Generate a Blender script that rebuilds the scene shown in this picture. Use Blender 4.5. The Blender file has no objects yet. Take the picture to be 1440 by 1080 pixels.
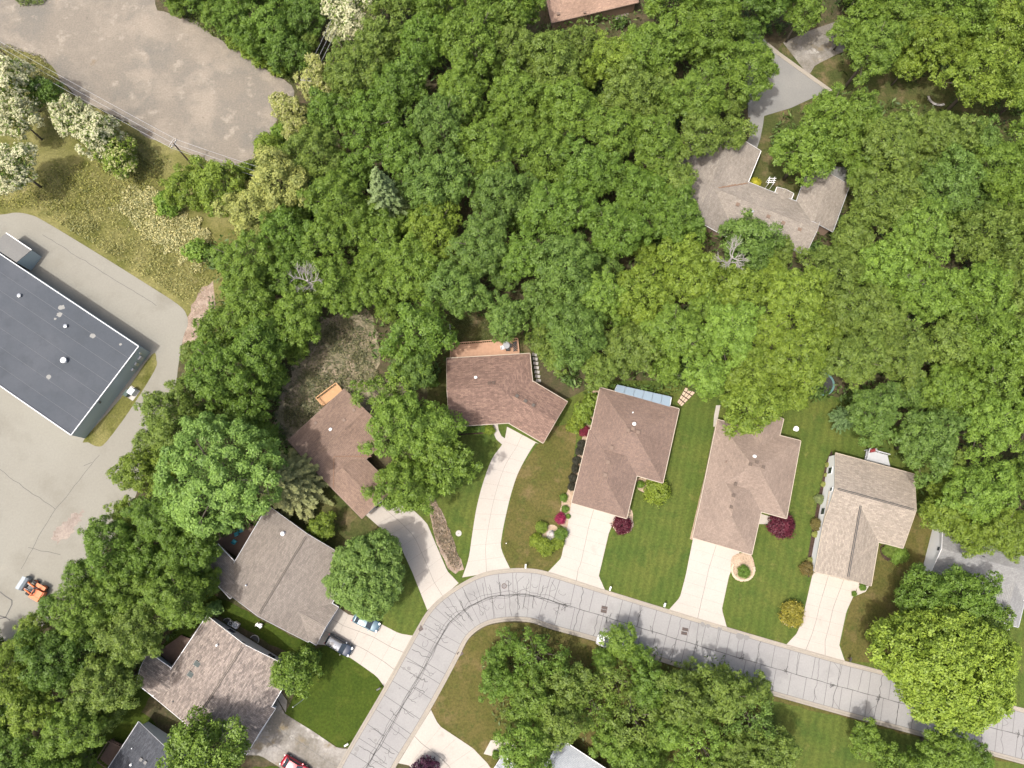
import bpy, math, random
import numpy as np
from mathutils import Vector

# ------------------------------------------------------------------ camera, world, sun
sc = bpy.context.scene
COL = sc.collection
W0, H0, F = 1440.0, 1080.0, 1010.0
CAMH = 120.0
PITCH = math.atan(220.0 / F)

cam_d = bpy.data.cameras.new("camera")
cam_d.sensor_width = 36.0
cam_d.lens = 36.0 * F / W0
cam_d.clip_start = 1.0
cam_d.clip_end = 4000.0
cam = bpy.data.objects.new("camera", cam_d)
cam.location = (0, 0, CAMH)
cam.rotation_euler = (PITCH, 0, 0)
COL.objects.link(cam)
sc.camera = cam

SUN_EL = math.radians(65)
sdx, sdy = -0.79, -0.61           # the sun stands towards the lower left of the view
world = bpy.data.worlds.new("World")
sc.world = world
world.use_nodes = True
wn = world.node_tree.nodes
wl = world.node_tree.links
bg = wn["Background"]
sky = wn.new("ShaderNodeTexSky")
sky.sky_type = 'NISHITA'
sky.sun_disc = False
sky.sun_elevation = SUN_EL
sky.sun_rotation = math.atan2(sdx, sdy)
sky.dust_density = 7.0
sky.ozone_density = 0.4
wl.new(sky.outputs[0], bg.inputs[0])
bg.inputs[1].default_value = 0.15

sun_d = bpy.data.lights.new("sun", 'SUN')
sun_d.energy = 2.3
sun_d.angle = math.radians(1.2)
sun_d.color = (1.0, 0.972, 0.945)
sun = bpy.data.objects.new("sun", sun_d)
sv = Vector((sdx * math.cos(SUN_EL), sdy * math.cos(SUN_EL), math.sin(SUN_EL)))
sun.rotation_euler = sv.to_track_quat('Z', 'Y').to_euler()
sun.location = (-60, -60, 150)
COL.objects.link(sun)

sc.view_settings.view_transform = 'Standard'
sc.view_settings.look = 'None'
sc.view_settings.gamma = 1.0
sc.view_settings.use_curve_mapping = False
sc.view_settings.exposure = 0.82

# ------------------------------------------------------------------ helpers
RNG = np.random.default_rng(11)
random.seed(5)
cp, sp = math.cos(PITCH), math.sin(PITCH)


def P(u, v, z=0.0):
    """the place at height z that stands at photograph position (u, v)"""
    x = (u - W0 / 2) / F
    y = (H0 / 2 - v) / F
    d = Vector((x, y * cp + sp, y * sp - cp))
    t = (z - CAMH) / d.z
    return Vector((d.x * t, d.y * t, z))


def mpp(u, v, z=0.0):
    """metres per photograph pixel there"""
    p = P(u, v, z) - Vector((0, 0, CAMH))
    return (p.y * sp - p.z * cp) / F


class MB:
    def __init__(self):
        self.v = []
        self.f = []

    def quad(self, a, b, c, d):
        n = len(self.v)
        self.v += [tuple(a), tuple(b), tuple(c), tuple(d)]
        self.f.append((n, n + 1, n + 2, n + 3))
        return self

    def poly(self, pts):
        n = len(self.v)
        self.v += [tuple(p) for p in pts]
        self.f.append(tuple(range(n, n + len(pts))))
        return self

    def prism(self, pts, z0, z1):
        """solid over a 2D outline"""
        a = sum(pts[i][0] * pts[(i + 1) % len(pts)][1] - pts[(i + 1) % len(pts)][0] * pts[i][1] for i in range(len(pts)))
        if a < 0:
            pts = list(reversed(pts))
        n = len(self.v)
        k = len(pts)
        self.v += [(p[0], p[1], z0) for p in pts] + [(p[0], p[1], z1) for p in pts]
        self.f.append(tuple(range(n + k, n + 2 * k)))
        self.f.append(tuple(reversed(range(n, n + k))))
        for i in range(k):
            j = (i + 1) % k
            self.f.append((n + i, n + j, n + k + j, n + k + i))
        return self

    def box(self, c, s, rz=0.0):
        cx, cy, cz = c
        hx, hy, hz = s[0] / 2, s[1] / 2, s[2] / 2
        co, si = math.cos(rz), math.sin(rz)
        pts = [(cx + x * co - y * si, cy + x * si + y * co) for x, y in ((-hx, -hy), (hx, -hy), (hx, hy), (-hx, hy))]
        return self.prism(pts, cz - hz, cz + hz)

    def bar(self, a, b, w, h=None):
        """square bar from a to b"""
        a, b = Vector(a), Vector(b)
        h = h or w
        d = (b - a).normalized()
        up = Vector((0, 0, 1)) if abs(d.z) < 0.95 else Vector((1, 0, 0))
        s = d.cross(up).normalized() * (w / 2)
        t = s.cross(d).normalized() * (h / 2)
        n = len(self.v)
        for p in (a, b):
            for q in (-s - t, s - t, s + t, -s + t):
                self.v.append(tuple(p + q))
        self.f += [(n, n + 3, n + 2, n + 1), (n + 4, n + 5, n + 6, n + 7)]
        for i in range(4):
            j = (i + 1) % 4
            self.f.append((n + i, n + j, n + 4 + j, n + 4 + i))
        return self

    def tube(self, pts, rads, k=7, cap=True):
        pts = [Vector(p) for p in pts]
        rings = []
        for i, p in enumerate(pts):
            d = (pts[min(i + 1, len(pts) - 1)] - pts[max(i - 1, 0)]).normalized()
            up = Vector((0, 0, 1)) if abs(d.z) < 0.9 else Vector((1, 0, 0))
            s = d.cross(up).normalized()
            t = s.cross(d).normalized()
            n = len(self.v)
            r = rads[i] if hasattr(rads, '__len__') else rads
            for j in range(k):
                a = 2 * math.pi * j / k
                self.v.append(tuple(p + s * (r * math.cos(a)) + t * (r * math.sin(a))))
            rings.append(n)
        for a, b in zip(rings[:-1], rings[1:]):
            for j in range(k):
                jj = (j + 1) % k
                self.f.append((a + j, b + j, b + jj, a + jj))
        if cap:
            self.f.append(tuple(rings[0] + j for j in range(k)))
            self.f.append(tuple(rings[-1] + j for j in reversed(range(k))))
        return self

    def lathe(self, c, prof, k=12):
        """prof: (radius, z) from bottom to top around c"""
        c = Vector(c)
        rings = []
        for r, z in prof:
            n = len(self.v)
            for j in range(k):
                a = 2 * math.pi * j / k
                self.v.append((c.x + r * math.cos(a), c.y + r * math.sin(a), c.z + z))
            rings.append(n)
        for a, b in zip(rings[:-1], rings[1:]):
            for j in range(k):
                jj = (j + 1) % k
                self.f.append((a + j, a + jj, b + jj, b + j))
        self.f.append(tuple(rings[-1] + j for j in range(k)))
        self.f.append(tuple(rings[0] + j for j in reversed(range(k))))
        return self


def wloc(o):
    l = Vector((0, 0, 0))
    while o is not None:
        l += o.location
        o = o.parent
    return l


def props(o, label=None, cat=None, group=None, kind=None):
    if label:
        o['label'] = label
    if cat:
        o['category'] = cat
    if group:
        o['group'] = group
    if kind:
        o['kind'] = kind
    return o


def mk(name, mb, mat, parent=None, label=None, cat=None, group=None, kind=None, smooth=False, local=False):
    me = bpy.data.meshes.new(name)
    off = Vector((0, 0, 0)) if (parent is None or local) else wloc(parent)
    me.from_pydata([(a[0] - off.x, a[1] - off.y, a[2] - off.z) for a in mb.v], [], mb.f)
    if smooth:
        me.shade_smooth()
    me.materials.append(mat)
    o = bpy.data.objects.new(name, me)
    COL.objects.link(o)
    if parent is not None:
        o.parent = parent
    return props(o, label, cat, group, kind)


def share(name, me, parent=None, loc=(0, 0, 0)):
    o = bpy.data.objects.new(name, me)
    o.location = loc
    COL.objects.link(o)
    if parent is not None:
        o.parent = parent
    return o


def thing(name, label, cat, loc, rz=0.0, group=None):
    o = bpy.data.objects.new(name, None)
    o.location = loc
    o.rotation_euler = (0, 0, rz)
    o.empty_display_size = 0.5
    COL.objects.link(o)
    return props(o, label, cat, group)


def copy_tree(o, parent=None):
    c = o.copy()
    COL.objects.link(c)
    c.parent = parent
    for ch in list(o.children):
        copy_tree(ch, c)
    return c


# ------------------------------------------------------------------ materials
def new_mat(name):
    m = bpy.data.materials.new(name)
    m.use_nodes = True
    nt = m.node_tree
    b = nt.nodes["Principled BSDF"]
    return m, nt, b


def nd(nt, t, **kw):
    n = nt.nodes.new(t)
    for k, v in kw.items():
        if hasattr(n, k):
            setattr(n, k, v)
        else:
            n.inputs[k].default_value = v
    return n


def rgba(c):
    return (c[0], c[1], c[2], 1.0)


def plain(name, col, rough=0.6, metal=0.0, var=0.12, scale=3.0):
    m, nt, b = new_mat(name)
    tc = nd(nt, "ShaderNodeTexCoord")
    no = nd(nt, "ShaderNodeTexNoise", Scale=scale, Detail=4.0)
    nt.links.new(tc.outputs["Object"], no.inputs["Vector"])
    mx = nd(nt, "ShaderNodeMixRGB")
    mx.inputs[1].default_value = rgba([c * (1 - var) for c in col])
    mx.inputs[2].default_value = rgba([min(1, c * (1 + var)) for c in col])
    nt.links.new(no.outputs[0], mx.inputs[0])
    nt.links.new(mx.outputs[0], b.inputs["Base Color"])
    b.inputs["Roughness"].default_value = rough
    b.inputs["Metallic"].default_value = metal
    return m


def ground_mat(name, layers, base, grain=0.25, gscale=4.0, bump=0.3, rough=0.95, stripes=None):
    """layers: (colour, noise scale, low, high, detail) laid over base one after another"""
    m, nt, b = new_mat(name)
    geo = nd(nt, "ShaderNodeNewGeometry")
    cur = None
    L = nt.links.new
    for i, (c, s, lo, hi, det) in enumerate(layers):
        mp = nd(nt, "ShaderNodeMapping")
        mp.inputs["Location"].default_value = (13.7 * i, 7.1 * i, 0)
        L(geo.outputs["Position"], mp.inputs["Vector"])
        no = nd(nt, "ShaderNodeTexNoise", Scale=s, Detail=det, Roughness=0.62)
        L(mp.outputs[0], no.inputs["Vector"])
        mr = nd(nt, "ShaderNodeMapRange")
        mr.inputs[1].default_value = lo
        mr.inputs[2].default_value = hi
        mr.clamp = True
        L(no.outputs[0], mr.inputs[0])
        mx = nd(nt, "ShaderNodeMixRGB")
        if cur is None:
            mx.inputs[1].default_value = rgba(base)
        else:
            L(cur, mx.inputs[1])
        mx.inputs[2].default_value = rgba(c)
        L(mr.outputs[0], mx.inputs[0])
        cur = mx.outputs[0]
    if stripes:
        ang, period, amt = stripes
        mp = nd(nt, "ShaderNodeMapping")
        mp.inputs["Rotation"].default_value = (0, 0, ang)
        L(geo.outputs["Position"], mp.inputs["Vector"])
        wv = nd(nt, "ShaderNodeTexWave", Scale=1.0 / period * 0.314, Distortion=1.2, Detail=2.0)
        wv.inputs["Detail Scale"].default_value = 1.5
        L(mp.outputs[0], wv.inputs["Vector"])
        mr = nd(nt, "ShaderNodeMapRange")
        mr.inputs[3].default_value = 1 - amt
        mr.inputs[4].default_value = 1 + amt
        L(wv.outputs["Fac"], mr.inputs[0])
        vm = nd(nt, "ShaderNodeVectorMath", operation='SCALE')
        L(cur, vm.inputs[0])
        L(mr.outputs[0], vm.inputs["Scale"])
        cur = vm.outputs[0]
    g = nd(nt, "ShaderNodeTexNoise", Scale=gscale, Detail=5.0, Roughness=0.75)
    L(geo.outputs["Position"], g.inputs["Vector"])
    mr = nd(nt, "ShaderNodeMapRange")
    mr.inputs[1].default_value = 0.3
    mr.inputs[2].default_value = 0.7
    mr.inputs[3].default_value = 1 - grain
    mr.inputs[4].default_value = 1 + grain
    L(g.outputs[0], mr.inputs[0])
    vm = nd(nt, "ShaderNodeVectorMath", operation='SCALE')
    L(cur, vm.inputs[0])
    L(mr.outputs[0], vm.inputs["Scale"])
    L(vm.outputs[0], b.inputs["Base Color"])
    b.inputs["Roughness"].default_value = rough
    b.inputs["Specular IOR Level"].default_value = 0.2
    if bump:
        bp = nd(nt, "ShaderNodeBump", Strength=bump, Distance=0.15)
        L(g.outputs[0], bp.inputs["Height"])
        L(bp.outputs[0], b.inputs["Normal"])
    return m


def shingle_mat(name, c1, c2, contrast=1.0, stain=0.15):
    m, nt, b = new_mat(name)
    L = nt.links.new
    uv = nd(nt, "ShaderNodeUVMap")
    br = nd(nt, "ShaderNodeTexBrick", Scale=1.0)
    br.offset = 0.37
    br.inputs["Brick Width"].default_value = 0.62
    br.inputs["Row Height"].default_value = 0.22
    br.inputs["Mortar Size"].default_value = 0.012
    br.inputs["Color1"].default_value = rgba(c1)
    br.inputs["Color2"].default_value = rgba(c2)
    br.inputs["Mortar"].default_value = rgba([x * 0.6 for x in c2])
    L(uv.outputs[0], br.inputs["Vector"])
    no = nd(nt, "ShaderNodeTexNoise", Scale=2.2, Detail=6.0, Roughness=0.7)
    L(uv.outputs[0], no.inputs["Vector"])
    mr = nd(nt, "ShaderNodeMapRange")
    mr.inputs[1].default_value = 0.32
    mr.inputs[2].default_value = 0.68
    mr.inputs[3].default_value = 1 - 0.22 * contrast
    mr.inputs[4].default_value = 1 + 0.22 * contrast
    L(no.outputs[0], mr.inputs[0])
    v1 = nd(nt, "ShaderNodeVectorMath", operation='SCALE')
    L(br.outputs[0], v1.inputs[0])
    L(mr.outputs[0], v1.inputs["Scale"])
    n2 = nd(nt, "ShaderNodeTexNoise", Scale=0.22, Detail=4.0)
    L(uv.outputs[0], n2.inputs["Vector"])
    m2 = nd(nt, "ShaderNodeMapRange")
    m2.inputs[1].default_value = 0.3
    m2.inputs[2].default_value = 0.7
    m2.inputs[3].default_value = 1 - stain
    m2.inputs[4].default_value = 1 + stain
    L(n2.outputs[0], m2.inputs[0])
    v2 = nd(nt, "ShaderNodeVectorMath", operation='SCALE')
    L(v1.outputs[0], v2.inputs[0])
    L(m2.outputs[0], v2.inputs["Scale"])
    L(v2.outputs[0], b.inputs["Base Color"])
    bp = nd(nt, "ShaderNodeBump", Strength=0.5, Distance=0.03)
    L(br.outputs["Fac"], bp.inputs["Height"])
    L(bp.outputs[0], b.inputs["Normal"])
    b.inputs["Roughness"].default_value = 0.95
    b.inputs["Specular IOR Level"].default_value = 0.15
    return m


def leaf_mat(name, second=None, amount=0.0, trans=0.24):
    """leaf colour comes from the plant's own object colour, varied leaf by leaf"""
    m, nt, b = new_mat(name)
    L = nt.links.new
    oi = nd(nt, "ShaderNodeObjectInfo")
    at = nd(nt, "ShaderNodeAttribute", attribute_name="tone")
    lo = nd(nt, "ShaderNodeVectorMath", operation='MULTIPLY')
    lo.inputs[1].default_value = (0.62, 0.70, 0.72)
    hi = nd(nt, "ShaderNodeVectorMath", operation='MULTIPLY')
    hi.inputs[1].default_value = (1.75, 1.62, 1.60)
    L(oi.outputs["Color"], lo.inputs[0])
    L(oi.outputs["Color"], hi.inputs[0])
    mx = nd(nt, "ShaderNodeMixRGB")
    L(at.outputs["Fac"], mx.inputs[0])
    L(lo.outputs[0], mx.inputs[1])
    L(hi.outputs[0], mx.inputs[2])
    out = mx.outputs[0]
    if second:
        a2 = nd(nt, "ShaderNodeAttribute", attribute_name="pick")
        lt = nd(nt, "ShaderNodeMath", operation='LESS_THAN')
        lt.inputs[1].default_value = amount
        L(a2.outputs["Fac"], lt.inputs[0])
        m2 = nd(nt, "ShaderNodeMixRGB")
        L(lt.outputs[0], m2.inputs[0])
        L(out, m2.inputs[1])
        m2.inputs[2].default_value = rgba(second)
        out = m2.outputs[0]
    L(out, b.inputs["Base Color"])
    b.inputs["Roughness"].default_value = 0.5
    b.inputs["Specular IOR Level"].default_value = 0.3
    tr = nd(nt, "ShaderNodeBsdfTranslucent")
    tv = nd(nt, "ShaderNodeVectorMath", operation='MULTIPLY')
    tv.inputs[1].default_value = (1.15, 1.25, 0.7)
    L(out, tv.inputs[0])
    L(tv.outputs[0], tr.inputs["Color"])
    ms = nd(nt, "ShaderNodeMixShader", Fac=trans)
    L(b.outputs[0], ms.inputs[1])
    L(tr.outputs[0], ms.inputs[2])
    L(ms.outputs[0], nt.nodes["Material Output"].inputs["Surface"])
    return m


M = {}
M['forest'] = ground_mat("forest_floor", [((0.05, 0.055, 0.02), 0.25, 0.4, 0.65, 6), ((0.10, 0.075, 0.045), 0.6, 0.5, 0.7, 5)], (0.06, 0.05, 0.028), 0.35, 3.0, 0.5)
M['lawn'] = ground_mat("lawn_grass", [((0.078, 0.095, 0.019), 0.13, 0.42, 0.62, 7), ((0.044, 0.073, 0.013), 0.3, 0.5, 0.68, 6), ((0.107, 0.108, 0.030), 0.45, 0.60, 0.76, 6)], (0.058, 0.085, 0.015), 0.34, 2.6, 0.6, stripes=(math.radians(14), 1.25, 0.085))
M['lawn_rich'] = ground_mat("lawn_grass_rich", [((0.031, 0.052, 0.005), 0.3, 0.42, 0.62, 7), ((0.060, 0.075, 0.010), 0.5, 0.54, 0.72, 6)], (0.041, 0.062, 0.006), 0.34, 2.6, 0.6)
M['lawn_olive'] = ground_mat("lawn_grass_olive", [((0.068, 0.068, 0.016), 0.22, 0.42, 0.58, 7), ((0.143, 0.103, 0.048), 0.22, 0.53, 0.72, 7), ((0.056, 0.066, 0.015), 0.7, 0.53, 0.70, 5)], (0.089, 0.078, 0.023), 0.36, 2.6, 0.6)
M['lawn_thin'] = ground_mat("yard_grass_thin", [((0.046, 0.058, 0.015), 0.3, 0.4, 0.58, 7), ((0.130, 0.099, 0.052), 0.32, 0.52, 0.68, 7)], (0.072, 0.072, 0.024), 0.36, 2.6, 0.6)  # thin yard grass broken by browner patches
M['meadow'] = ground_mat("meadow_grass", [((0.163, 0.152, 0.055), 0.10, 0.42, 0.58, 7), ((0.066, 0.073, 0.013), 0.3, 0.5, 0.7, 6), ((0.188, 0.165, 0.087), 0.5, 0.60, 0.76, 6)], (0.103, 0.104, 0.028), 0.32, 3.0, 0.7)
M['brush'] = ground_mat("rough_slope", [((0.250, 0.206, 0.144), 0.3, 0.42, 0.56, 7), ((0.077, 0.085, 0.045), 0.8, 0.50, 0.60, 7), ((0.338, 0.269, 0.194), 0.22, 0.58, 0.70, 5)], (0.156, 0.144, 0.085), 0.4, 3.0, 0.9)
M['dirt'] = ground_mat("bare_dirt", [((0.25, 0.19, 0.13), 0.4, 0.45, 0.65, 6), ((0.12, 0.12, 0.05), 0.7, 0.58, 0.72, 6)], (0.20, 0.15, 0.10), 0.3, 4.0, 0.5)
M['reddirt'] = ground_mat("stony_dirt", [((0.30, 0.24, 0.19), 0.9, 0.45, 0.62, 7), ((0.12, 0.11, 0.06), 0.8, 0.6, 0.75, 6)], (0.22, 0.165, 0.125), 0.35, 4.0, 0.8)
M['mud'] = ground_mat("tracked_mud", [((0.265, 0.225, 0.19), 0.5, 0.42, 0.6, 7), ((0.15, 0.12, 0.10), 0.6, 0.55, 0.7, 6)], (0.205, 0.17, 0.145), 0.2, 3.0, 0.3)
M['gravel_lot'] = ground_mat("gravel_lot", [((0.139, 0.130, 0.111), 0.045, 0.44, 0.58, 8), ((0.223, 0.194, 0.155), 0.12, 0.48, 0.62, 8), ((0.254, 0.225, 0.181), 0.3, 0.57, 0.68, 8), ((0.146, 0.097, 0.050), 0.14, 0.665, 0.72, 9), ((0.118, 0.103, 0.082), 0.5, 0.66, 0.75, 7)], (0.177, 0.156, 0.126), 0.2, 3.0, 0.4)
M['pavement'] = ground_mat("old_pavement", [((0.218, 0.211, 0.178), 0.045, 0.42, 0.62, 8), ((0.176, 0.167, 0.137), 0.14, 0.52, 0.72, 7), ((0.243, 0.231, 0.189), 0.25, 0.64, 0.8, 6)], (0.204, 0.196, 0.164), 0.07, 3.0, 0.1)
M['road'] = ground_mat("road_concrete", [((0.259, 0.255, 0.243), 0.08, 0.42, 0.62, 7), ((0.200, 0.196, 0.189), 0.2, 0.54, 0.75, 7), ((0.157, 0.153, 0.146), 0.9, 0.70, 0.80, 4)], (0.232, 0.227, 0.220), 0.08, 4.0, 0.1)
M['kerb'] = ground_mat("kerb_concrete", [((0.286, 0.255, 0.207), 0.3, 0.45, 0.7, 6)], (0.252, 0.228, 0.190), 0.10, 4.0, 0.1)
M['concrete'] = ground_mat("drive_concrete", [((0.265, 0.245, 0.215), 0.5, 0.63, 0.74, 8), ((0.382, 0.349, 0.306), 0.12, 0.4, 0.66, 7), ((0.310, 0.281, 0.245), 0.35, 0.6, 0.78, 7)], (0.353, 0.324, 0.284), 0.06, 4.0, 0.1)
M['concrete_old'] = ground_mat("drive_concrete_old", [((0.144, 0.131, 0.108), 0.18, 0.38, 0.56, 8), ((0.378, 0.360, 0.324), 0.3, 0.60, 0.70, 8), ((0.162, 0.131, 0.081), 0.4, 0.55, 0.7, 7)], (0.252, 0.236, 0.211), 0.2, 3.0, 0.1)
M['asphalt'] = ground_mat("street_grey", [((0.200, 0.197, 0.180), 0.15, 0.42, 0.64, 6)], (0.174, 0.172, 0.160), 0.10, 4.0, 0.1)
M['joint'] = plain("joint_tar", (0.085, 0.082, 0.078), 0.9)
M['joint_pale'] = plain("pale_joint", (0.13, 0.125, 0.115), 0.9)
M['mulch'] = ground_mat("mulch", [((0.03, 0.018, 0.014), 1.2, 0.45, 0.65, 5)], (0.055, 0.035, 0.026), 0.4, 5.0, 0.6)
M['sandbed'] = ground_mat("pea_gravel", [((0.391, 0.306, 0.221), 1.0, 0.45, 0.65, 6), ((0.204, 0.145, 0.093), 1.5, 0.58, 0.72, 5)], (0.315, 0.238, 0.166), 0.3, 5.0, 0.5)
M['bark'] = plain("tree_bark", (0.11, 0.09, 0.07), 0.9, 0, 0.35, 4)
M['deadwood'] = plain("dead_wood", (0.30, 0.275, 0.255), 0.85, 0, 0.2, 3)
M['darkwood'] = plain("weathered_pole", (0.10, 0.075, 0.055), 0.9, 0, 0.25, 3)
M['cream'] = plain("cream_trim", (0.385, 0.329, 0.252), 0.6)
M['greypale'] = plain("pale_coping", (0.52, 0.53, 0.54), 0.6)
M['white'] = plain("white_paint", (0.741, 0.741, 0.731), 0.55, 0, 0.04)
M['browntrim'] = plain("brown_trim", (0.16, 0.11, 0.08), 0.6)
M['greytrim'] = plain("grey_trim", (0.36, 0.37, 0.38), 0.5)
M['brickwall'] = plain("tan_brick", (0.27, 0.19, 0.14), 0.85, 0, 0.2, 6)
M['siding'] = plain("pale_siding", (0.50, 0.53, 0.55), 0.6, 0, 0.05)
M['bluewall'] = plain("metal_wall", (0.308, 0.377, 0.401), 0.5, 0.0, 0.06, 0.4)
M['membrane'] = ground_mat("roof_membrane", [((0.069, 0.076, 0.086), 0.10, 0.42, 0.62, 7), ((0.051, 0.058, 0.066), 0.3, 0.5, 0.72, 6), ((0.102, 0.105, 0.094), 0.22, 0.71, 0.77, 5)], (0.058, 0.066, 0.076), 0.07, 3.0, 0.05, 0.75)
M['seam'] = plain("membrane_seam", (0.119, 0.123, 0.130), 0.7)
M['glass'] = plain("window_glass", (0.035, 0.045, 0.055), 0.12, 0, 0.1)
M['pebble_trim'] = plain("skylight_flashing", (0.16, 0.18, 0.165), 0.6)
M['skyglass'] = plain("dark_skylight", (0.012, 0.025, 0.022), 0.6)
M['metal'] = plain("galvanised", (0.52, 0.53, 0.54), 0.35, 0.7, 0.08)
M['darkmetal'] = plain("dark_metal", (0.05, 0.05, 0.05), 0.5, 0.3)
M['rust_grey'] = plain("cast_iron", (0.16, 0.15, 0.145), 0.7, 0.1)
M['rust'] = plain("rusty_iron", (0.10, 0.065, 0.05), 0.8, 0.2)
M['deck'] = plain("deck_wood", (0.36, 0.215, 0.135), 0.75, 0, 0.2, 2)
M['deck_new'] = plain("fresh_deck_wood", (0.47, 0.27, 0.13), 0.7, 0, 0.18, 2)
M['deck_dark'] = plain("dark_deck_wood", (0.105, 0.068, 0.05), 0.8, 0, 0.3, 2)
M['deck_grey'] = plain("grey_deck_wood", (0.40, 0.41, 0.42), 0.8, 0, 0.12, 2)
M['teal'] = plain("teal_plastic", (0.02, 0.22, 0.27), 0.5)
M['orange'] = plain("orange_paint", (0.52, 0.135, 0.035), 0.5, 0, 0.15)
M['tyre'] = plain("tyre_rubber", (0.022, 0.022, 0.022), 0.85)
M['stone'] = plain("pale_stone", (0.36, 0.34, 0.31), 0.85, 0, 0.25, 5)
M['paver'] = plain("tan_paver", (0.44, 0.345, 0.25), 0.85, 0, 0.12, 2)
M['red_lamp'] = plain("red_lens", (0.30, 0.012, 0.012), 0.25)
M['clear_lamp'] = plain("clear_lens", (0.65, 0.66, 0.66), 0.2)
M['yellow'] = plain("yellow_leaf", (0.50, 0.42, 0.02), 0.6)
M['blue_glass'] = plain("sunroom_roof", (0.21, 0.27, 0.32), 0.3, 0, 0.08)
M['orange_dirt'] = plain("pine_needles", (0.19, 0.115, 0.075), 0.9, 0, 0.3, 3)
M['leaf'] = leaf_mat("leaf")
M['blossom'] = leaf_mat("leaf_and_blossom", (0.50, 0.49, 0.31), 0.70, 0.25)
M['blossom_thin'] = leaf_mat("leaf_and_few_blossoms", (0.37, 0.37, 0.16), 0.38, 0.25)
M['needle'] = leaf_mat("needle", None, 0, 0.1)
M['tan_roof'] = shingle_mat("shingle_tan", (0.30, 0.205, 0.15), (0.235, 0.16, 0.12), 0.8)
M['brown_roof'] = shingle_mat("shingle_brown", (0.212, 0.141, 0.109), (0.140, 0.092, 0.074), 0.8, 0.1)
M['mauve_roof'] = shingle_mat("shingle_mauve", (0.184, 0.130, 0.103), (0.155, 0.112, 0.091), 0.7, 0.1)
M['pink_roof'] = shingle_mat("shingle_pinkish", (0.233, 0.180, 0.144), (0.193, 0.151, 0.122), 0.7, 0.1)
M['umber_roof'] = shingle_mat("shingle_umber", (0.209, 0.147, 0.112), (0.168, 0.119, 0.093), 0.8, 0.12)
M['taupe_roof'] = shingle_mat("shingle_taupe", (0.213, 0.187, 0.161), (0.163, 0.143, 0.124), 0.6, 0.08)
M['pebble_roof'] = shingle_mat("shingle_pebble", (0.299, 0.252, 0.216), (0.160, 0.136, 0.121), 1.2, 0.06)
M['charcoal_roof'] = shingle_mat("shingle_charcoal", (0.079, 0.084, 0.094), (0.053, 0.057, 0.066), 0.9, 0.1)
M['sand_roof'] = shingle_mat("shingle_sand", (0.299, 0.258, 0.211), (0.221, 0.191, 0.157), 0.7, 0.06)
M['grey_roof'] = shingle_mat("shingle_grey", (0.237, 0.237, 0.228), (0.204, 0.204, 0.199), 0.6, 0.1)
M['drab_roof'] = shingle_mat("shingle_drab", (0.247, 0.220, 0.186), (0.198, 0.176, 0.150), 0.8, 0.15)
M['pale_roof'] = shingle_mat("shingle_pale", (0.34, 0.36, 0.375), (0.31, 0.33, 0.345), 0.5, 0.08)
for nm, c in (('car_dark', (0.028, 0.040, 0.062)), ('car_blue', (0.085, 0.145, 0.185)), ('car_red', (0.30, 0.012, 0.025)), ('car_white', (0.72, 0.72, 0.72))):
    m, nt, b = new_mat(nm)
    b.inputs["Base Color"].default_value = rgba(c)
    b.inputs["Metallic"].default_value = 0.25
    b.inputs["Roughness"].default_value = 0.3
    b.inputs["Coat Weight"].default_value = 0.6
    M[nm] = m

# ------------------------------------------------------------------ ground sheets
def jag(poly, step=14.0, amp=2.0, seed=1, closed=True):
    r = random.Random(seed)
    out = []
    n = len(poly)
    for i in range(n if closed else n - 1):
        a, b = poly[i], poly[(i + 1) % n]
        L = math.hypot(b[0] - a[0], b[1] - a[1])
        k = max(1, int(L / step))
        for j in range(k):
            t = j / k
            nx, ny = -(b[1] - a[1]) / (L + 1e-6), (b[0] - a[0]) / (L + 1e-6)
            d = r.uniform(-amp, amp)
            out.append((a[0] + (b[0] - a[0]) * t + nx * d, a[1] + (b[1] - a[1]) * t + ny * d))
    return out


def smooth(pts, n=4, closed=False):
    """Catmull-Rom through the points"""
    out = []
    m = len(pts)
    rng = range(m if closed else m - 1)
    for i in rng:
        p = [pts[(i + k) % m] if closed else pts[min(max(i + k, 0), m - 1)] for k in (-1, 0, 1, 2)]
        for j in range(n):
            t = j / n
            q = []
            for a in range(2):
                q.append(0.5 * (2 * p[1][a] + (p[2][a] - p[0][a]) * t + (2 * p[0][a] - 5 * p[1][a] + 4 * p[2][a] - p[3][a]) * t * t + (3 * p[1][a] - p[0][a] - 3 * p[2][a] + p[3][a]) * t ** 3))
            out.append(tuple(q))
    if not closed:
        out.append(tuple(pts[-1]))
    return out


def sheet(name, poly, z, mat, kind='structure', thick=None, parent=None):
    pts = [P(u, v, 0) for u, v in poly]
    a = sum(pts[i].x * pts[(i + 1) % len(pts)].y - pts[(i + 1) % len(pts)].x * pts[i].y for i in range(len(pts)))
    if a < 0:
        pts.reverse()
    mb = MB()
    if thick:
        mb.prism([(p.x, p.y) for p in pts], z - thick, z)
    else:
        mb.poly([(p.x, p.y, z) for p in pts])
    return mk(name, mb, mat, parent, kind=kind)


mb = MB().poly([(-1500, -1500, 0), (1500, -1500, 0), (1500, 1500, 0), (-1500, 1500, 0)])
mk("ground", mb, M['forest'], kind='structure')

# road edges (photograph positions on the ground)
outer = smooth([(440, 1140), (474, 1080), (490, 1051), (540, 966), (580, 894), (601, 859), (622, 838), (652, 818), (680, 805), (709, 800), (739, 799), (771, 804), (850, 829), (941, 857), (1020, 881), (1106, 906), (1187, 929), (1230, 940), (1397, 985), (1440, 996), (1560, 1028)], 6)
inner = smooth([(524, 1140), (561, 1071), (584, 1034), (606, 997), (626, 961), (645, 925), (660, 897), (683, 880), (712, 874), (745, 875), (776, 885), (838, 902), (960, 940), (1080, 976), (1190, 1007), (1290, 1034), (1440, 1075), (1560, 1108)], 6)


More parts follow.
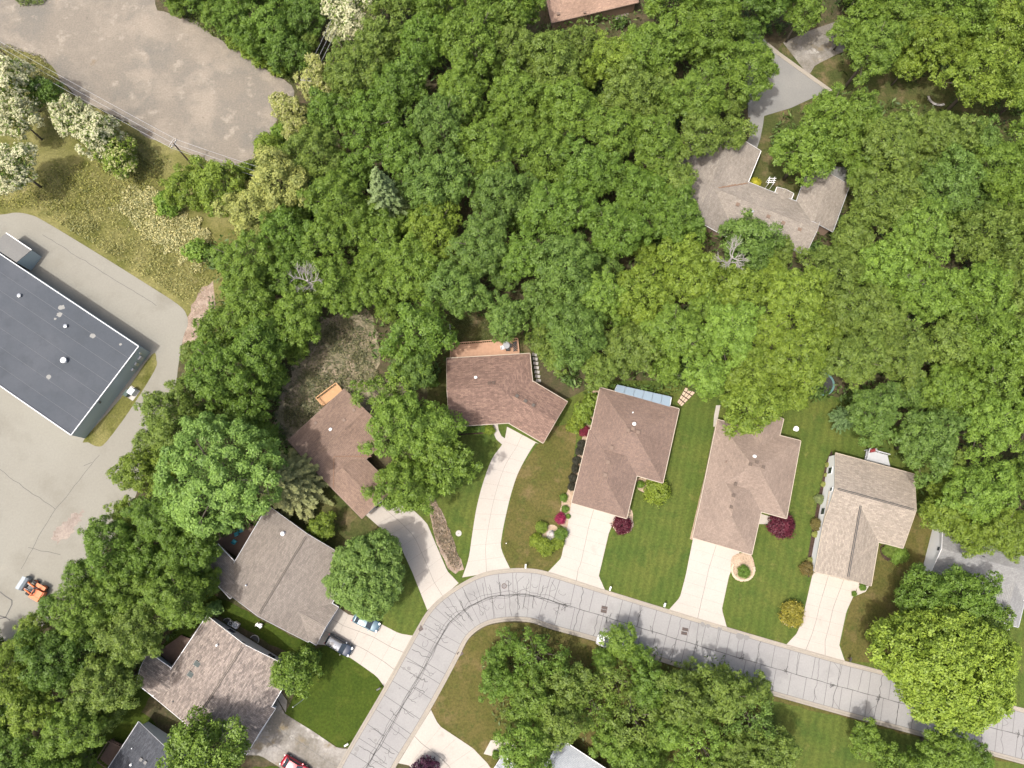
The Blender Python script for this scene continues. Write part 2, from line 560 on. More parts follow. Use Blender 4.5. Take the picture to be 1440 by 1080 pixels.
def resample(pts, n):
    P3 = [P(u, v, 0) for u, v in pts]
    d = [0.0]
    for a, b in zip(P3[:-1], P3[1:]):
        d.append(d[-1] + (b - a).length)
    out = []
    for i in range(n):
        s = d[-1] * i / (n - 1)
        k = max(j for j in range(len(d)) if d[j] <= s + 1e-9)
        k = min(k, len(P3) - 2)
        t = (s - d[k]) / max(1e-9, d[k + 1] - d[k])
        out.append(P3[k].lerp(P3[k + 1], t))
    return out, d[-1]


# lawns and yards
sheet("meadow", jag([(-160, 40), (0, 60), (60, 76), (85, 112), (110, 140), (185, 175), (240, 205), (335, 232), (380, 260), (350, 330), (330, 420), (290, 500), (-160, 420)], 10, 2.5, 3), 0.004, M['meadow'])
sheet("rough_slope", jag([(480, 430), (530, 445), (530, 520), (590, 560), (545, 600), (440, 640), (385, 620), (395, 540), (430, 500), (455, 450)], 8, 7, 4), 0.004, M['brush'])
sheet("dirt_bank", jag([(300, 395), (305, 430), (285, 475), (250, 500), (262, 455), (270, 430), (285, 405)], 8, 2, 5), 0.008, M['reddirt'])
sheet("back_yard", jag([(632, 440), (690, 440), (735, 470), (760, 500), (760, 545), (820, 580), (830, 640), (600, 700), (600, 480)], 9, 2, 6), 0.004, M['lawn_thin'])
sheet("lawn", [(640, 600), (800, 560), (850, 535), (960, 535), (1190, 560), (1300, 620), (1330, 760), (1500, 800), (1500, 1012), (1440, 996), (1230, 940), (1106, 906), (941, 857), (771, 804), (709, 799), (652, 818), (600, 858), (560, 800), (540, 700), (600, 680)], 0.008, M['lawn'])
sheet("side_yard", jag([(420, 660), (520, 720), (600, 850), (580, 890), (500, 870), (400, 730), (380, 700)], 9, 2, 7), 0.012, M['lawn_thin'])
sheet("olive_lawn", jag([(757, 625), (775, 600), (812, 595), (800, 720), (790, 780), (770, 803), (739, 799), (716, 798), (706, 770), (712, 722), (730, 660)], 12, 1.0, 8), 0.016, M['lawn_olive'])
sheet("east_yard", jag([(1232, 770), (1290, 720), (1330, 760), (1320, 850), (1260, 935), (1190, 929), (1182, 905), (1200, 825)], 12, 1.0, 9), 0.016, M['lawn_olive'])
sheet("south_lawn", [(606, 998), (626, 961), (645, 926), (660, 898), (683, 881), (712, 875), (745, 876), (776, 886), (838, 903), (960, 941), (1080, 977), (1190, 1008), (1290, 1035), (1440, 1076), (1500, 1150), (640, 1150), (665, 1052), (617, 1020)], 0.010, M['lawn_olive'])
sheet("verge_lawn", jag([(1085, 985), (1190, 1010), (1290, 1037), (1440, 1078), (1480, 1150), (1080, 1150)], 12, 2, 10), 0.016, M['lawn'])
sheet("green_lawn", [(400, 1003), (408, 990), (420, 960), (432, 915), (460, 908), (496, 927), (530, 951), (540, 966), (490, 1051), (475, 1051)], 0.020, M['lawn_rich'])
sheet("strip_lawn", jag([(290, 830), (330, 850), (400, 890), (445, 908), (440, 930), (380, 905), (300, 860), (260, 900), (200, 1000), (260, 1060), (340, 1080), (390, 1078), (420, 1110), (300, 1150), (100, 1150), (150, 1000), (200, 940)], 9, 2, 11), 0.016, M['lawn_rich'])
sheet("north_yard", jag([(1100, 60), (1240, 60), (1440, 110), (1500, 260), (1300, 200), (1200, 300), (1040, 280), (1060, 160)], 10, 2, 12), 0.006, M['lawn_thin'])
sheet("corner_lawn", [(601, 857), (590, 810), (565, 800), (530, 850), (500, 868), (535, 878), (565, 893), (581, 894)], 0.022, M['lawn'])
sheet("mulched_strip", jag([(601, 700), (612, 700), (632, 745), (652, 800), (640, 808), (629, 800), (612, 760)], 6, 1.5, 13), 0.026, M['reddirt'])

# commercial ground
sheet("parking_lot", smooth([(-200, 320), (-60, 304), (0, 302), (22, 299), (42, 302), (62, 311), (135, 355), (207, 400), (250, 428), (262, 442), (264, 457), (258, 474), (250, 520), (245, 560), (215, 620), (190, 700), (150, 770), (110, 830), (60, 880), (-60, 920), (-220, 940)], 4, True), 0.030, M['pavement'])
sheet("grass_strip", smooth([(213, 499), (220, 506), (217, 522), (182, 578), (150, 621), (138, 628), (124, 622), (119, 617), (170, 560)], 3, True), 0.036, M['meadow'])
sheet("gravel_lot", jag([(-200, -120), (190, -120), (213, -10), (222, 13), (246, 23), (276, 30), (300, 52), (338, 70), (362, 92), (386, 106), (412, 120), (414, 136), (392, 166), (374, 200), (360, 223), (335, 231), (312, 233), (272, 217), (240, 206), (205, 191), (180, 172), (150, 158), (118, 142), (98, 128), (82, 110), (72, 92), (55, 80), (30, 74), (0, 66), (-200, 40)], 7, 2.2, 14), 0.012, M['gravel_lot'])
sheet("muddy_patch", jag([(118, 716), (112, 735), (100, 752), (82, 765), (73, 758), (80, 742), (96, 728)], 3, 3.0, 15), 0.036, M['mud'])

# cracks of the parking lot
def ribbon(mb, pts, w, z):
    pts = [Vector((p[0], p[1], 0)) for p in pts]
    for i, (a, b) in enumerate(zip(pts[:-1], pts[1:])):
        d = (b - a)
        if d.length < 1e-4:
            continue
        n = Vector((-d.y, d.x, 0)).normalized() * w / 2
        d = d.normalized() * w * 0.25
        mb.quad((a.x - n.x - d.x, a.y - n.y - d.y, z), (b.x - n.x + d.x, b.y - n.y + d.y, z), (b.x + n.x + d.x, b.y + n.y + d.y, z), (a.x + n.x - d.x, a.y + n.y - d.y, z))


def wob(pts, amp, step, r):
    out = [pts[0]]
    for a, b in zip(pts[:-1], pts[1:]):
        a, b = Vector(a[:2]).to_3d(), Vector(b[:2]).to_3d()
        L = (b - a).length
        k = max(1, int(L / step))
        n = Vector((-(b - a).y, (b - a).x, 0)).normalized()
        for j in range(1, k + 1):
            q = a.lerp(b, j / k) + n * (r.uniform(-amp, amp) if j < k else 0)
            out.append((q.x, q.y))
    return out


mb = MB()
r = random.Random(3)
for pl in ([(0, 832), (17, 844), (17, 850), (8, 868), (-10, 873)], [(-10, 864), (8, 868), (14, 872)], [(0, 660), (40, 690), (78, 716), (60, 745), (30, 800)], [(40, 770), (85, 780)], [(78, 716), (100, 690), (140, 640)], [(60, 330), (140, 380), (220, 430)], [(130, 650), (118, 655)]):
    w = [P(*q) for q in pl]
    ribbon(mb, wob([(a.x, a.y) for a in w], 0.12, 1.0, r), 0.16 if pl[0][1] > 825 else 0.07, 0.040)
mk("tar_crack", mb, M['joint'], kind='stuff')

# ---------------------------------------------------------------- road in slabs
NS = 60
NF = NS * 3 + 1
o_pts, Lo = resample(outer, NF)
i_dense, Li = resample(inner, 1500)
i_pts = []
jmin = 0
for q in o_pts:
    j = min(range(jmin, len(i_dense)), key=lambda j: (i_dense[j] - q).length_squared)
    jmin = j
    i_pts.append(i_dense[j])
road_base = MB()
for k in range(NF - 1):
    road_base.quad(*[(p.x, p.y, 0.012) for p in (o_pts[k], i_pts[k], i_pts[k + 1], o_pts[k + 1])])
road = mk("road", road_base, M['joint'], kind='structure')
KW = 0.085     # kerb and gutter share of the road's width


def across(k, t):
    return o_pts[k].lerp(i_pts[k], t)


r = random.Random(8)
for half in (0, 1):
    t0, t1 = (KW, 0.5) if half == 0 else (0.5, 1 - KW)
    cuts = [0]
    while cuts[-1] < NF - 1:
        cuts.append(min(NF - 1, cuts[-1] + r.choice((3, 3, 4, 2))))
    for a, b in zip(cuts[:-1], cuts[1:]):
        g = 0.0035
        up = [across(k, t0 + g) for k in range(a, b + 1)]
        lo = [across(k, t1 - g) for k in range(a, b + 1)]
        for s in (up, lo):
            s[0] = s[0].lerp(s[1], 0.04)
            s[-1] = s[-1].lerp(s[-2], 0.04)
        mb = MB().prism([(q.x, q.y) for q in up + lo[::-1]], -0.1, 0.030)
        mk("road_slab", mb, M['road'], road)

for side, nm in ((0, "kerb"), (1, "kerb")):
    mb = MB()
    T = [(0.0, 0.0), (0.0, 0.10), (0.028, 0.10), (0.045, 0.04), (KW - 0.002, 0.034), (KW - 0.002, 0.0)]
    for k in range(NF - 1):
        for (ta, za), (tb, zb) in zip(T[:-1], T[1:]):
            if side:
                ta2, tb2 = 1 - ta, 1 - tb
            else:
                ta2, tb2 = ta, tb
            A, B = across(k, ta2), across(k, tb2)
            C_, D = across(k + 1, tb2), across(k + 1, ta2)
            mb.quad((A.x, A.y, za), (B.x, B.y, zb), (C_.x, C_.y, zb), (D.x, D.y, za))
    mk(nm, mb, M['kerb'], kind='structure')

# tar-sealed cracks: a web along the middle of the bend, single cracks elsewhere
mb = MB()
r = random.Random(21)


def rp(kf, t):
    k = int(kf)
    k = min(max(k, 0), NF - 2)
    a, b = across(k, t), across(k + 1, t)
    q = a.lerp(b, kf - k)
    return (q.x, q.y)


def crack(points, w):
    ribbon(mb, wob(points, 0.13, 0.5, r), w, 0.036)


# centre joint everywhere
crack([rp(k, 0.5 + 0.006 * math.sin(k)) for k in range(0, NF)], 0.075)
KB = min(range(NF), key=lambda k: (o_pts[k] - P(800, 815)).length)   # the bend ends about here
def scrack(points, w):
    ribbon(mb, wob(smooth(points, 4), 0.05, 0.4, r), w, 0.036)


for strand in range(4):
    k = 4
    base = r.uniform(-0.055, 0.055)
    ln = [rp(k, 0.5)]
    while k < KB:
        k += r.uniform(1.2, 3.0)
        ln.append(rp(k, 0.5 + base * (1 if k < 80 else 0.4) + r.gauss(0, 0.018)))
    scrack(ln, 0.055)
cuts_seen = 0
for k in range(3, NF - 3):
    gap = 2 if k < KB else 4
    if k % gap or r.random() < 0.12:
        continue
    for up in (-1, 1):
        if r.random() < 0.25:
            continue
        far = r.uniform(0.16, 0.41) if k < KB else 0.41
        n = 5
        dr = r.uniform(-0.5, 0.5)
        ln = [rp(k + dr * i / n + r.gauss(0, 0.10), 0.5 + up * far * i / n) for i in range(n + 1)]
        scrack(ln, r.choice((0.06, 0.085)))
        if r.random() < (0.75 if k < KB else 0.2):
            i = r.randint(1, 3)
            scrack([ln[i], rp(k + r.uniform(-1, 1), 0.5 + up * min(0.41, far * (i / n + 0.2))), rp(k + r.uniform(-1.4, 1.4), 0.5 + up * min(0.41, far * (i / n + 0.45)))], 0.045)
    if k < KB and r.random() < 0.5:
        c = 0.5 + r.choice((-1, 1)) * r.uniform(0.05, .24)
        scrack([rp(k + 0.7 * math.cos(a), c + 0.05 * math.sin(a)) for a in np.linspace(0, r.uniform(2.5, 5), 6)], 0.045)
for k in range(KB, NF - 3, 9):
    for j in range(4):
        crack([rp(k + r.uniform(-.5, .5), 0.5 + r.uniform(-.05, .05)), rp(k + r.uniform(-.6, .6), 0.5 + r.uniform(-.12, .12)), rp(k + r.uniform(-.3, .3), 0.5)], 0.06)
mk("tar_crack", mb, M['joint'], kind='stuff')

# oil stains and patches on the road
mb = MB()
for (u, v, rad) in ((575, 940, 2.6), (568, 940, 2.0), (502, 1053, 3.0), (510, 1051, 1.2), (528, 1041, 2.0), (529, 1047, 1.5), (599, 884, 1.5), (598, 892, 1.4), (562, 968, 1.2), (550, 997, 1.0), (535, 995, 1.1), (520, 1028, 1.4), (500, 1060, 1.8), (1041, 894, 5), (1050, 896, 4), (988, 878, 3), (996, 880, 2.5), (1012, 884, 3)):
    c = P(u, v)
    s = rad * 0.12
    mb.poly([(c.x + s * (1 + r.uniform(-.25, .25)) * math.cos(a), c.y + s * (1 + r.uniform(-.25, .25)) * math.sin(a), 0.040) for a in np.linspace(0, 6.28, 10)[:-1]])
mk("oil_stain", mb, plain("oil_stain", (0.17, 0.165, 0.155), 0.7), kind='stuff')

# ---------------------------------------------------------------- driveways in slabs
def drive(name, left, right, n, m, mat='concrete', z=0.062, curved=False):
    lp, _ = resample(smooth(left, 5) if curved else left, n * 3 + 1)
    rp_, _ = resample(smooth(right, 5) if curved else right, n * 3 + 1)
    mb = MB()
    for k in range(n * 3):
        mb.quad(*[(p.x, p.y, z - 0.03) for p in (lp[k], rp_[k], rp_[k + 1], lp[k + 1])])
    root = mk(name, mb, M['joint_pale'] if mat == 'concrete' else M['asphalt'], kind='structure')
    for i in range(n):
        for j in range(m):
            ta, tb = j / m, (j + 1) / m
            g = 0.004 / 1.0
            up = [lp[k].lerp(rp_[k], ta + (g if j else 0)) for k in range(3 * i, 3 * i + 4)]
            lo = [lp[k].lerp(rp_[k], tb - (g if j < m - 1 else 0)) for k in range(3 * i, 3 * i + 4)]
            for s in (up, lo):
                s[0] = s[0].lerp(s[1], 0.012)
                s[-1] = s[-1].lerp(s[-2], 0.012)
            b = MB().prism([(q.x, q.y) for q in up + lo[::-1]], z - 0.08, z + random.uniform(-0.004, 0.004))
            mk("slab", b, M[mat], root)
    return root


drive("driveway", [(713, 600), (708, 622), (692, 645), (679, 680), (670, 715), (664, 752), (659, 785), (650, 812)], [(758, 624), (752, 624), (731, 660), (720, 690), (712, 722), (706, 752), (705, 772), (718, 801)], 10, 2, curved=True)
drive("driveway", [(512, 722), (540, 747), (565, 772), (580, 805), (601, 858)], [(560, 700), (590, 725), (601, 737), (629, 803), (645, 820)], 7, 2)
drive("driveway", [(446, 906), (460, 907), (496, 927), (530, 951), (541, 966)], [(470, 850), (490, 864), (535, 877), (562, 891), (582, 894)], 5, 3)
drive("driveway", [(388, 980), (401, 1004), (440, 1028), (475, 1052), (490, 1053)], [(347, 1062), (366, 1062), (392, 1078), (430, 1105), (450, 1125)], 5, 3, 'concrete_old')
drive("driveway", [(804, 704), (796, 752), (789, 785), (770, 805)], [(868, 722), (856, 750), (842, 810), (851, 830)], 7, 2)
drive("driveway", [(975, 755), (964, 810), (956, 840), (940, 858)], [(1040, 776), (1025, 810), (1015, 857), (1022, 882)], 7, 2)
drive("driveway", [(1144, 801), (1129, 867), (1121, 890), (1105, 907)], [(1209, 818), (1190, 860), (1180, 907), (1188, 930)], 7, 3)
drive("driveway", [(606, 998), (617, 1020), (665, 1052), (690, 1078), (700, 1130)], [(560, 1073), (575, 1076), (590, 1090), (600, 1110), (610, 1150)], 6, 2)
drive("driveway", [(1101, 60), (1136, 44), (1174, 31), (1200, 22)], [(1137, 107), (1146, 92), (1178, 76), (1200, 68)], 3, 2, 'concrete_old')
drive("driveway", [(1160, 232), (1164, 262)], [(1190, 236), (1190, 262)], 2, 1, 'asphalt')
sheet("street", [(1060, 40), (1095, 77), (1166, 127), (1112, 152), (1068, 165), (1052, 165), (1050, 90)], 0.030, M['asphalt'])
mb = MB()
for a, b in zip([(1078, 62), (1095, 76), (1131, 102)], [(1095, 76), (1131, 102), (1169, 129)]):
    A, B = P(*a), P(*b)
    mb.bar((A.x, A.y, 0.05), (B.x, B.y, 0.05), 0.75, 0.12)
mk("kerb", mb, M['kerb'], kind='structure')

drive("path", [(690, 597), (693, 607), (698, 618), (706, 625)], [(700, 596), (701, 604), (705, 613), (712, 618)], 4, 1)
drive("path", [(1062, 140), (1053, 175), (1055, 190), (1047, 207)], [(1076, 150), (1073, 175), (1069, 195), (1064, 210)], 4, 1, 'asphalt')
drive("path", [(388, 978), (394, 972)], [(402, 1002), (404, 985)], 1, 1, 'concrete_old')
drive("path", [(1206, 822), (1222, 824)], [(1203, 838), (1217, 832)], 1, 1)
drive("path", [(1068, 722), (1085, 727)], [(1066, 737), (1082, 737)], 1, 1, 'concrete', 0.05)
drive("path", [(1007, 570), (1004, 585), (1003, 600)], [(1013, 570), (1010, 585), (1008, 600)], 3, 1, 'concrete')
drive("path", [(690, 1041), (702, 1040), (725, 1046)], [(680, 1060), (704, 1066), (730, 1075)], 2, 1)

# planting beds
def blob(u, v, rx, ry, n=18, rot=0.0, seed=0, j=0.06):
    r = random.Random(seed)
    out = []
    for i in range(n):
        a = 2 * math.pi * i / n
        k = 1 + r.uniform(-j, j)
        x, y = rx * k * math.cos(a), ry * k * math.sin(a)
        out.append((u + x * math.cos(rot) - y * math.sin(rot), v + x * math.sin(rot) + y * math.cos(rot)))
    return out


sheet("gravel_bed", jag([(833, 550), (846, 548), (822, 640), (805, 700), (803, 720), (797, 745), (785, 735), (790, 705), (802, 680), (815, 630), (826, 590)], 6, 1.2, 21), 0.030, M['sandbed'])
sheet("gravel_bed", blob(775, 752, 12, 15, 16, 0.3, 4), 0.032, M['sandbed'])
sheet("gravel_bed", smooth([(883, 715), (890, 722), (888, 738), (880, 748), (870, 748), (863, 742), (864, 732)], 3, True), 0.030, M['sandbed'])
sheet("gravel_bed", smooth([(897, 672), (912, 676), (910, 692), (902, 691), (896, 686)], 3, True), 0.030, M['sandbed'])
sheet("gravel_bed", smooth([(1030, 782), (1052, 778), (1060, 790), (1060, 805), (1050, 816), (1036, 815), (1028, 804)], 3, True), 0.068, M['sandbed'])
sheet("mulch_bed", smooth([(1080, 737), (1106, 728), (1118, 735), (1116, 746), (1098, 752), (1084, 748)], 3, True), 0.030, M['mulch'])
sheet("mulch_bed", smooth([(1162, 648), (1172, 644), (1150, 760), (1142, 806), (1134, 806), (1142, 745)], 2, True), 0.030, M['mulch'])
sheet("mulch_bed", blob(1114, 865, 16, 15, 18, 0, 6, 0.02), 0.030, M['mulch'])
sheet("mulch_bed", smooth([(1240, 766), (1272, 772), (1274, 790), (1255, 792), (1240, 782)], 3, True), 0.030, M['mulch'])
sheet("mulch_bed", [(640, 598), (698, 594), (699, 609), (640, 612)], 0.030, M['mulch'])
sheet("mulch_bed", [(1008, 596), (1012, 596), (976, 760), (970, 758)], 0.030, M['sandbed'])

# ---------------------------------------------------------------- houses
def roof_mesh(name, faces, thick, mat, parent, loc):
    """faces: outlines of world points; gives a solid roof with UV in metres along and up each slope"""
    verts, polys, uvs = [], [], []
    off = loc

    def key(p):
        return (round(p.x, 3), round(p.y, 3), round(p.z, 3))
    cnt = {}
    for f in faces:
        for a, b in zip(f, f[1:] + f[:1]):
            k = frozenset((key(a), key(b)))
            cnt[k] = cnt.get(k, 0) + 1
    for f in faces:
        n = (f[1] - f[0]).cross(f[2] - f[0])
        if n.z < 0:
            f = f[::-1]
            n = -n
        n.normalize()
        down = Vector((n.x, n.y, 0))
        down = down.normalized() if down.length > 1e-4 else Vector((0, -1, 0))
        along = Vector((-down.y, down.x, 0))
        st = math.sqrt(max(1e-6, n.z))
        i = len(verts)
        verts += [p for p in f]
        polys.append(tuple(range(i, i + len(f))))
        uvs += [(p.dot(along), -p.dot(down) / max(0.3, n.z)) for p in f]
        i = len(verts)
        verts += [p - Vector((0, 0, thick)) for p in f]
        polys.append(tuple(reversed(range(i, i + len(f)))))
        uvs += [(p.dot(along), -p.dot(down)) for p in reversed(f)]
        for a, b in zip(f, f[1:] + f[:1]):
            if cnt[frozenset((key(a), key(b)))] == 1:
                i = len(verts)
                d = Vector((0, 0, thick))
                verts += [a, a - d, b - d, b]
                polys.append((i, i + 1, i + 2, i + 3))
                uvs += [(0, 0), (0, .1), (.3, .1), (.3, 0)]
    me = bpy.data.meshes.new(name)
    me.from_pydata([tuple(v - off) for v in verts], [], polys)
    ul = me.uv_layers.new(name="UVMap")
    ul.data.foreach_set("uv", np.array(uvs, dtype=np.float32).ravel())
    me.materials.append(mat)
    o = bpy.data.objects.new(name, me)
    COL.objects.link(o)
    o.parent = parent
    return o


def wing(root, corners, ze, pitch, ends, roofmat, trim, wallmat, over=0.45, vent=None, skew=0.0):
    """one gabled or hipped block. corners: photograph positions of the eave corners; the ridge runs from the c3-c0 end to the c1-c2 end"""
    c = [P(u, v, ze) for u, v in corners]
    loc = wloc(root)
    ax = ((c[1] - c[0]) + (c[2] - c[3])).normalized()
    m0, m1 = (c[0] + c[3]) / 2, (c[1] + c[2]) / 2
    hw = ((c[0] - c[3]).length + (c[1] - c[2]).length) / 4
    rise = Vector((0, 0, pitch * hw))
    r0 = m0 + rise + (ax * hw if ends[0] == 'h' else Vector())
    r1 = m1 + rise - (ax * hw if ends[1] == 'h' else Vector())
    faces = [[c[0], c[1], r1, r0], [c[2], c[3], r0, r1]]
    if ends[1] == 'h':
        faces.append([c[1], c[2], r1])
    if ends[0] == 'h':
        faces.append([c[3], c[0], r0])
    roof = roof_mesh("roof", faces, 0.16, M[roofmat], root, loc)
    # walls, set in under the eaves
    side = (c[3] - c[0]).normalized()
    q = [c[0] + (ax + side) * over, c[1] + (-ax + side) * over, c[2] + (-ax - side) * over, c[3] + (ax - side) * over]
    zt = ze + over * pitch - 0.2
    mb = MB()
    for i in range(4):
        a, b = q[i], q[(i + 1) % 4]
        if i in (0, 2) or ends[1 if i == 1 else 0] == 'h':
            mb.quad((a.x, a.y, 0), (b.x, b.y, 0), (b.x, b.y, zt), (a.x, a.y, zt))
        else:
            m = (a + b) / 2
            mb.poly([(a.x, a.y, 0), (b.x, b.y, 0), (b.x, b.y, zt), (m.x, m.y, ze + rise.z - 0.2), (a.x, a.y, zt)])
    mk("wall", mb, M[wallmat], root)
    # gutters and rake boards
    cen = (m0 + m1) / 2
    edges = [(c[0], c[1], 'gutter'), (c[2], c[3], 'gutter')]
    for i, (a, b, rr) in enumerate(((c[3], c[0], r0), (c[1], c[2], r1))):
        if ends[i] == 'h':
            edges.append((a, b, 'gutter'))
        else:
            edges += [(a, m0 + rise if i == 0 else m1 + rise, 'rake_board'), (m0 + rise if i == 0 else m1 + rise, b, 'rake_board')]
    for a, b, nm in edges:
        d = (b - a)
        o = Vector((d.y, -d.x, 0)).normalized()
        if o.dot(((a + b) / 2 - cen)) < 0:
            o = -o
        w = 0.10 if nm == 'gutter' else 0.05
        dz = Vector((0, 0, -0.075 if nm == 'gutter' else -0.065))
        mk(nm, MB().bar(a + o * (w / 2 + 0.003) + dz, b + o * (w / 2 + 0.003) + dz, w, 0.12 if nm == 'gutter' else 0.15), M[trim], root)
    # ridge
    up = Vector((0, 0, 0.035))
    if vent:
        a, b = r0.lerp(r1, 0.03), r0.lerp(r1, 0.97)
        for s in (-1, 1):
            o = side * (0.11 * s)
            mk("ridge_vent", MB().bar(a + o + Vector((0, 0, 0.01)), b + o + Vector((0, 0, 0.01)), 0.10, 0.11), M[vent], root)
    mbr = MB()
    for s in (1, -1):
        o = side * (0.17 * s) - Vector((0, 0, 0.17 * pitch))
        mbr.quad(r0 + up, r1 + up, r1 + up + o, r0 + up + o)
    caps = roof_mesh("ridge_cap", [[Vector(mbr.v[k]) for k in f] for f in mbr.f], 0.03, M[roofmat], root, loc)
    return dict(c=c, r0=r0, r1=r1, ax=ax, side=side, pitch=pitch, ze=ze, q=q, hw=hw)


def on_roof(w, u, v):
    """where the roof of wing w shows at photograph position u, v"""
    z = w['ze']
    for _ in range(12):
        p = P(u, v, z)
        d0 = abs((p - w['c'][0]).dot(w['side']))
        d1 = abs((p - w['c'][3]).dot(w['side']))
        z = w['ze'] + w['pitch'] * min(d0, d1)
    return P(u, v, z)


def vent_pipe(root, w, u, v, mat='white', s=0.16, h=0.3, name="vent_pipe"):
    s *= 0.8
    p = on_roof(w, u, v)
    mk(name, MB().lathe(p - Vector((0, 0, 0.1)), [(s * 1.6, 0), (s * 1.6, 0.12), (s, 0.16), (s, h), (s * 1.25, h), (s * 1.25, h + 0.07), (s * 0.4, h + 0.1)], 10), M[mat], root)


def roof_box(root, w, u, v, mat, s=(0.5, 0.5, 0.25), name="roof_vent"):
    p = on_roof(w, u, v)
    rz = math.atan2(w['ax'].y, w['ax'].x)
    o = mk(name, MB().box((p.x, p.y, p.z + s[2] / 2 - 0.05), (s[0], s[1], s[2]), rz), M[mat], root)
    if name == "roof_vent":
        mk("cap", MB().box((p.x, p.y, p.z + s[2] - 0.02), (s[0] * 1.15, s[1] * 1.15, 0.05), rz), M[mat], o)
    return o


def house(label, u, v, name="house", cat="house"):
    return thing(name, label, cat, P(u, v))


def opening(root, w, wall, t, width, z0, z1, name, mat, frame='white', panes=True):
    """a door or window standing 3 cm proud on wall number `wall` of a wing"""
    a, b = w['q'][wall], w['q'][(wall + 1) % 4]
    a, b = Vector((a.x, a.y, 0)), Vector((b.x, b.y, 0))
    d = (b - a).normalized()
    n = Vector((d.y, -d.x, 0))
    cen = sum(w['q'], Vector()) / 4
    cen.z = 0
    if n.dot((a + b) / 2 - cen) < 0:
        n = -n
    m = a.lerp(b, t) + n * 0.03
    rz = math.atan2(d.y, d.x)
    if panes:
        fr = mk(name, MB().box((m.x, m.y, (z0 + z1) / 2), (width + 0.2, 0.08, z1 - z0 + 0.2), rz), M[frame], root)
        m2 = m + n * 0.03
        mk("pane", MB().box((m2.x, m2.y, (z0 + z1) / 2), (width, 0.06, z1 - z0), rz), M[mat], fr)
    else:
        fr = mk(name, MB().box((m.x, m.y, (z0 + z1) / 2), (width, 0.08, z1 - z0), rz), M[mat], root)
        k = 4
        for i in range(k):
            zz = z0 + (z1 - z0) * (i + 0.5) / k
            m2 = m + n * 0.045
            mk("panel", MB().box((m2.x, m2.y, zz), (width - 0.1, 0.03, (z1 - z0) / k - 0.06), rz), M[mat], fr)


# -- A: brown angled house with the long deck
h = house("brown-shingled angled house with a long wooden deck at its back", 700, 560)
w = wing(h, [(628, 504), (745, 497), (754, 592), (632, 600)], 2.8, 0.33, 'gh', 'brown_roof', 'cream', 'brickwall')
w2 = wing(h, [(712, 514), (798, 565), (764, 623), (676, 572)], 2.75, 0.33, 'gg', 'brown_roof', 'cream', 'brickwall')
vent_pipe(h, w, 669, 531, 'white', 0.22, 0.3)
for q in ((688, 539), (694, 538.5)):
    roof_box(h, w, q[0], q[1], 'mauve_roof', (0.45, 0.45, 0.22))
for q in ((727, 557), (739, 564), (750, 570)):
    roof_box(h, w2, q[0], q[1], 'taupe_roof', (0.45, 0.45, 0.22))
opening(h, w2, 2, 0.5, 4.9, 0.05, 2.2, "garage_door", 'white', panes=False)

# -- B: tan-brown house half under the tall trees
h = house("umber-shingled house half hidden under the spreading front trees", 480, 640)
w = wing(h, [(405, 619), (484, 547), (550, 612), (469, 688)], 2.8, 0.32, 'gg', 'umber_roof', 'browntrim', 'brickwall')
w2 = wing(h, [(459, 678), (509, 729), (556, 688), (508, 640)], 2.78, 0.32, 'gg', 'umber_roof', 'browntrim', 'brickwall')
vent_pipe(h, w, 465, 604, 'white', 0.24, 0.3)
for q in ((444, 595), (484, 591), (498, 577)):
    roof_box(h, w, q[0], q[1], 'browntrim', (0.4, 0.4, 0.18))
opening(h, w2, 1, 0.5, 5.0, 0.05, 2.2, "garage_door", 'white', panes=False)

mb = MB()
for (ua, va, ub, vb) in ((471, 642, 521, 642), (469.5, 644, 469, 684)):
    for k in range(26):
        t = k / 25
        q = on_roof(w, ua + (ub - ua) * t, va + (vb - va) * t)
        q2 = on_roof(w2, ua + (ub - ua) * t, va + (vb - va) * t)
        q = q if q.z > q2.z else q2
        mb.box((q.x, q.y + random.uniform(-.06, .06), q.z + 0.03), (0.36, 0.13, 0.05), random.uniform(-.5, .5) + (0 if ub != 469 else 1.57))
mk("needle_litter", mb, M['orange_dirt'], h, kind='stuff')

# -- C: taupe house with the two cars
h = house("taupe-shingled house with a dark car parked before its garage", 410, 810)
w = wing(h, [(377, 711), (309, 826), (433, 903), (501, 792)], 2.8, 0.30, 'gg', 'taupe_roof', 'greytrim', 'brickwall', vent='taupe_roof')
w2 = wing(h, [(418, 822), (476, 854), (445, 907), (388, 874)], 2.78, 0.34, 'gg', 'taupe_roof', 'greytrim', 'siding')
w3 = wing(h, [(345, 806), (306, 765), (285, 800), (324, 842)], 2.72, 0.30, 'gg', 'taupe_roof', 'white', 'brickwall')
vent_pipe(h, w, 398, 750, 'metal', 0.3, 0.45)
vent_pipe(h, w, 346, 823, 'metal', 0.12, 0.3)
opening(h, w2, 1, 0.5, 5.0, 0.05, 2.2, "garage_door", 'siding', panes=False)

# -- D: pebbled house with skylights
h = house("pale pebbled-shingle house with two dark skylights and stained driveway", 300, 960)
w = wing(h, [(291, 866), (215, 979), (343, 1058), (413, 941)], 2.8, 0.30, 'gg', 'pebble_roof', 'white', 'siding', vent='taupe_roof')
w2 = wing(h, [(330, 968), (387, 997), (347, 1061), (290, 1032)], 2.82, 0.26, 'gg', 'pebble_roof', 'white', 'siding')
w3 = wing(h, [(262, 955), (208, 917), (192, 961), (238, 997)], 2.74, 0.26, 'gg', 'pebble_roof', 'white', 'siding')
for q in ((278, 934), (269, 949)):
    sk = roof_box(h, w, q[0], q[1], 'pebble_trim', (0.75, 1.15, 0.2), "skylight")
    p = on_roof(w, q[0], q[1])
    mk("pane", MB().box((p.x, p.y, p.z + 0.17), (0.62, 1.02, 0.03), math.atan2(w['ax'].y, w['ax'].x)), M['skyglass'], sk)
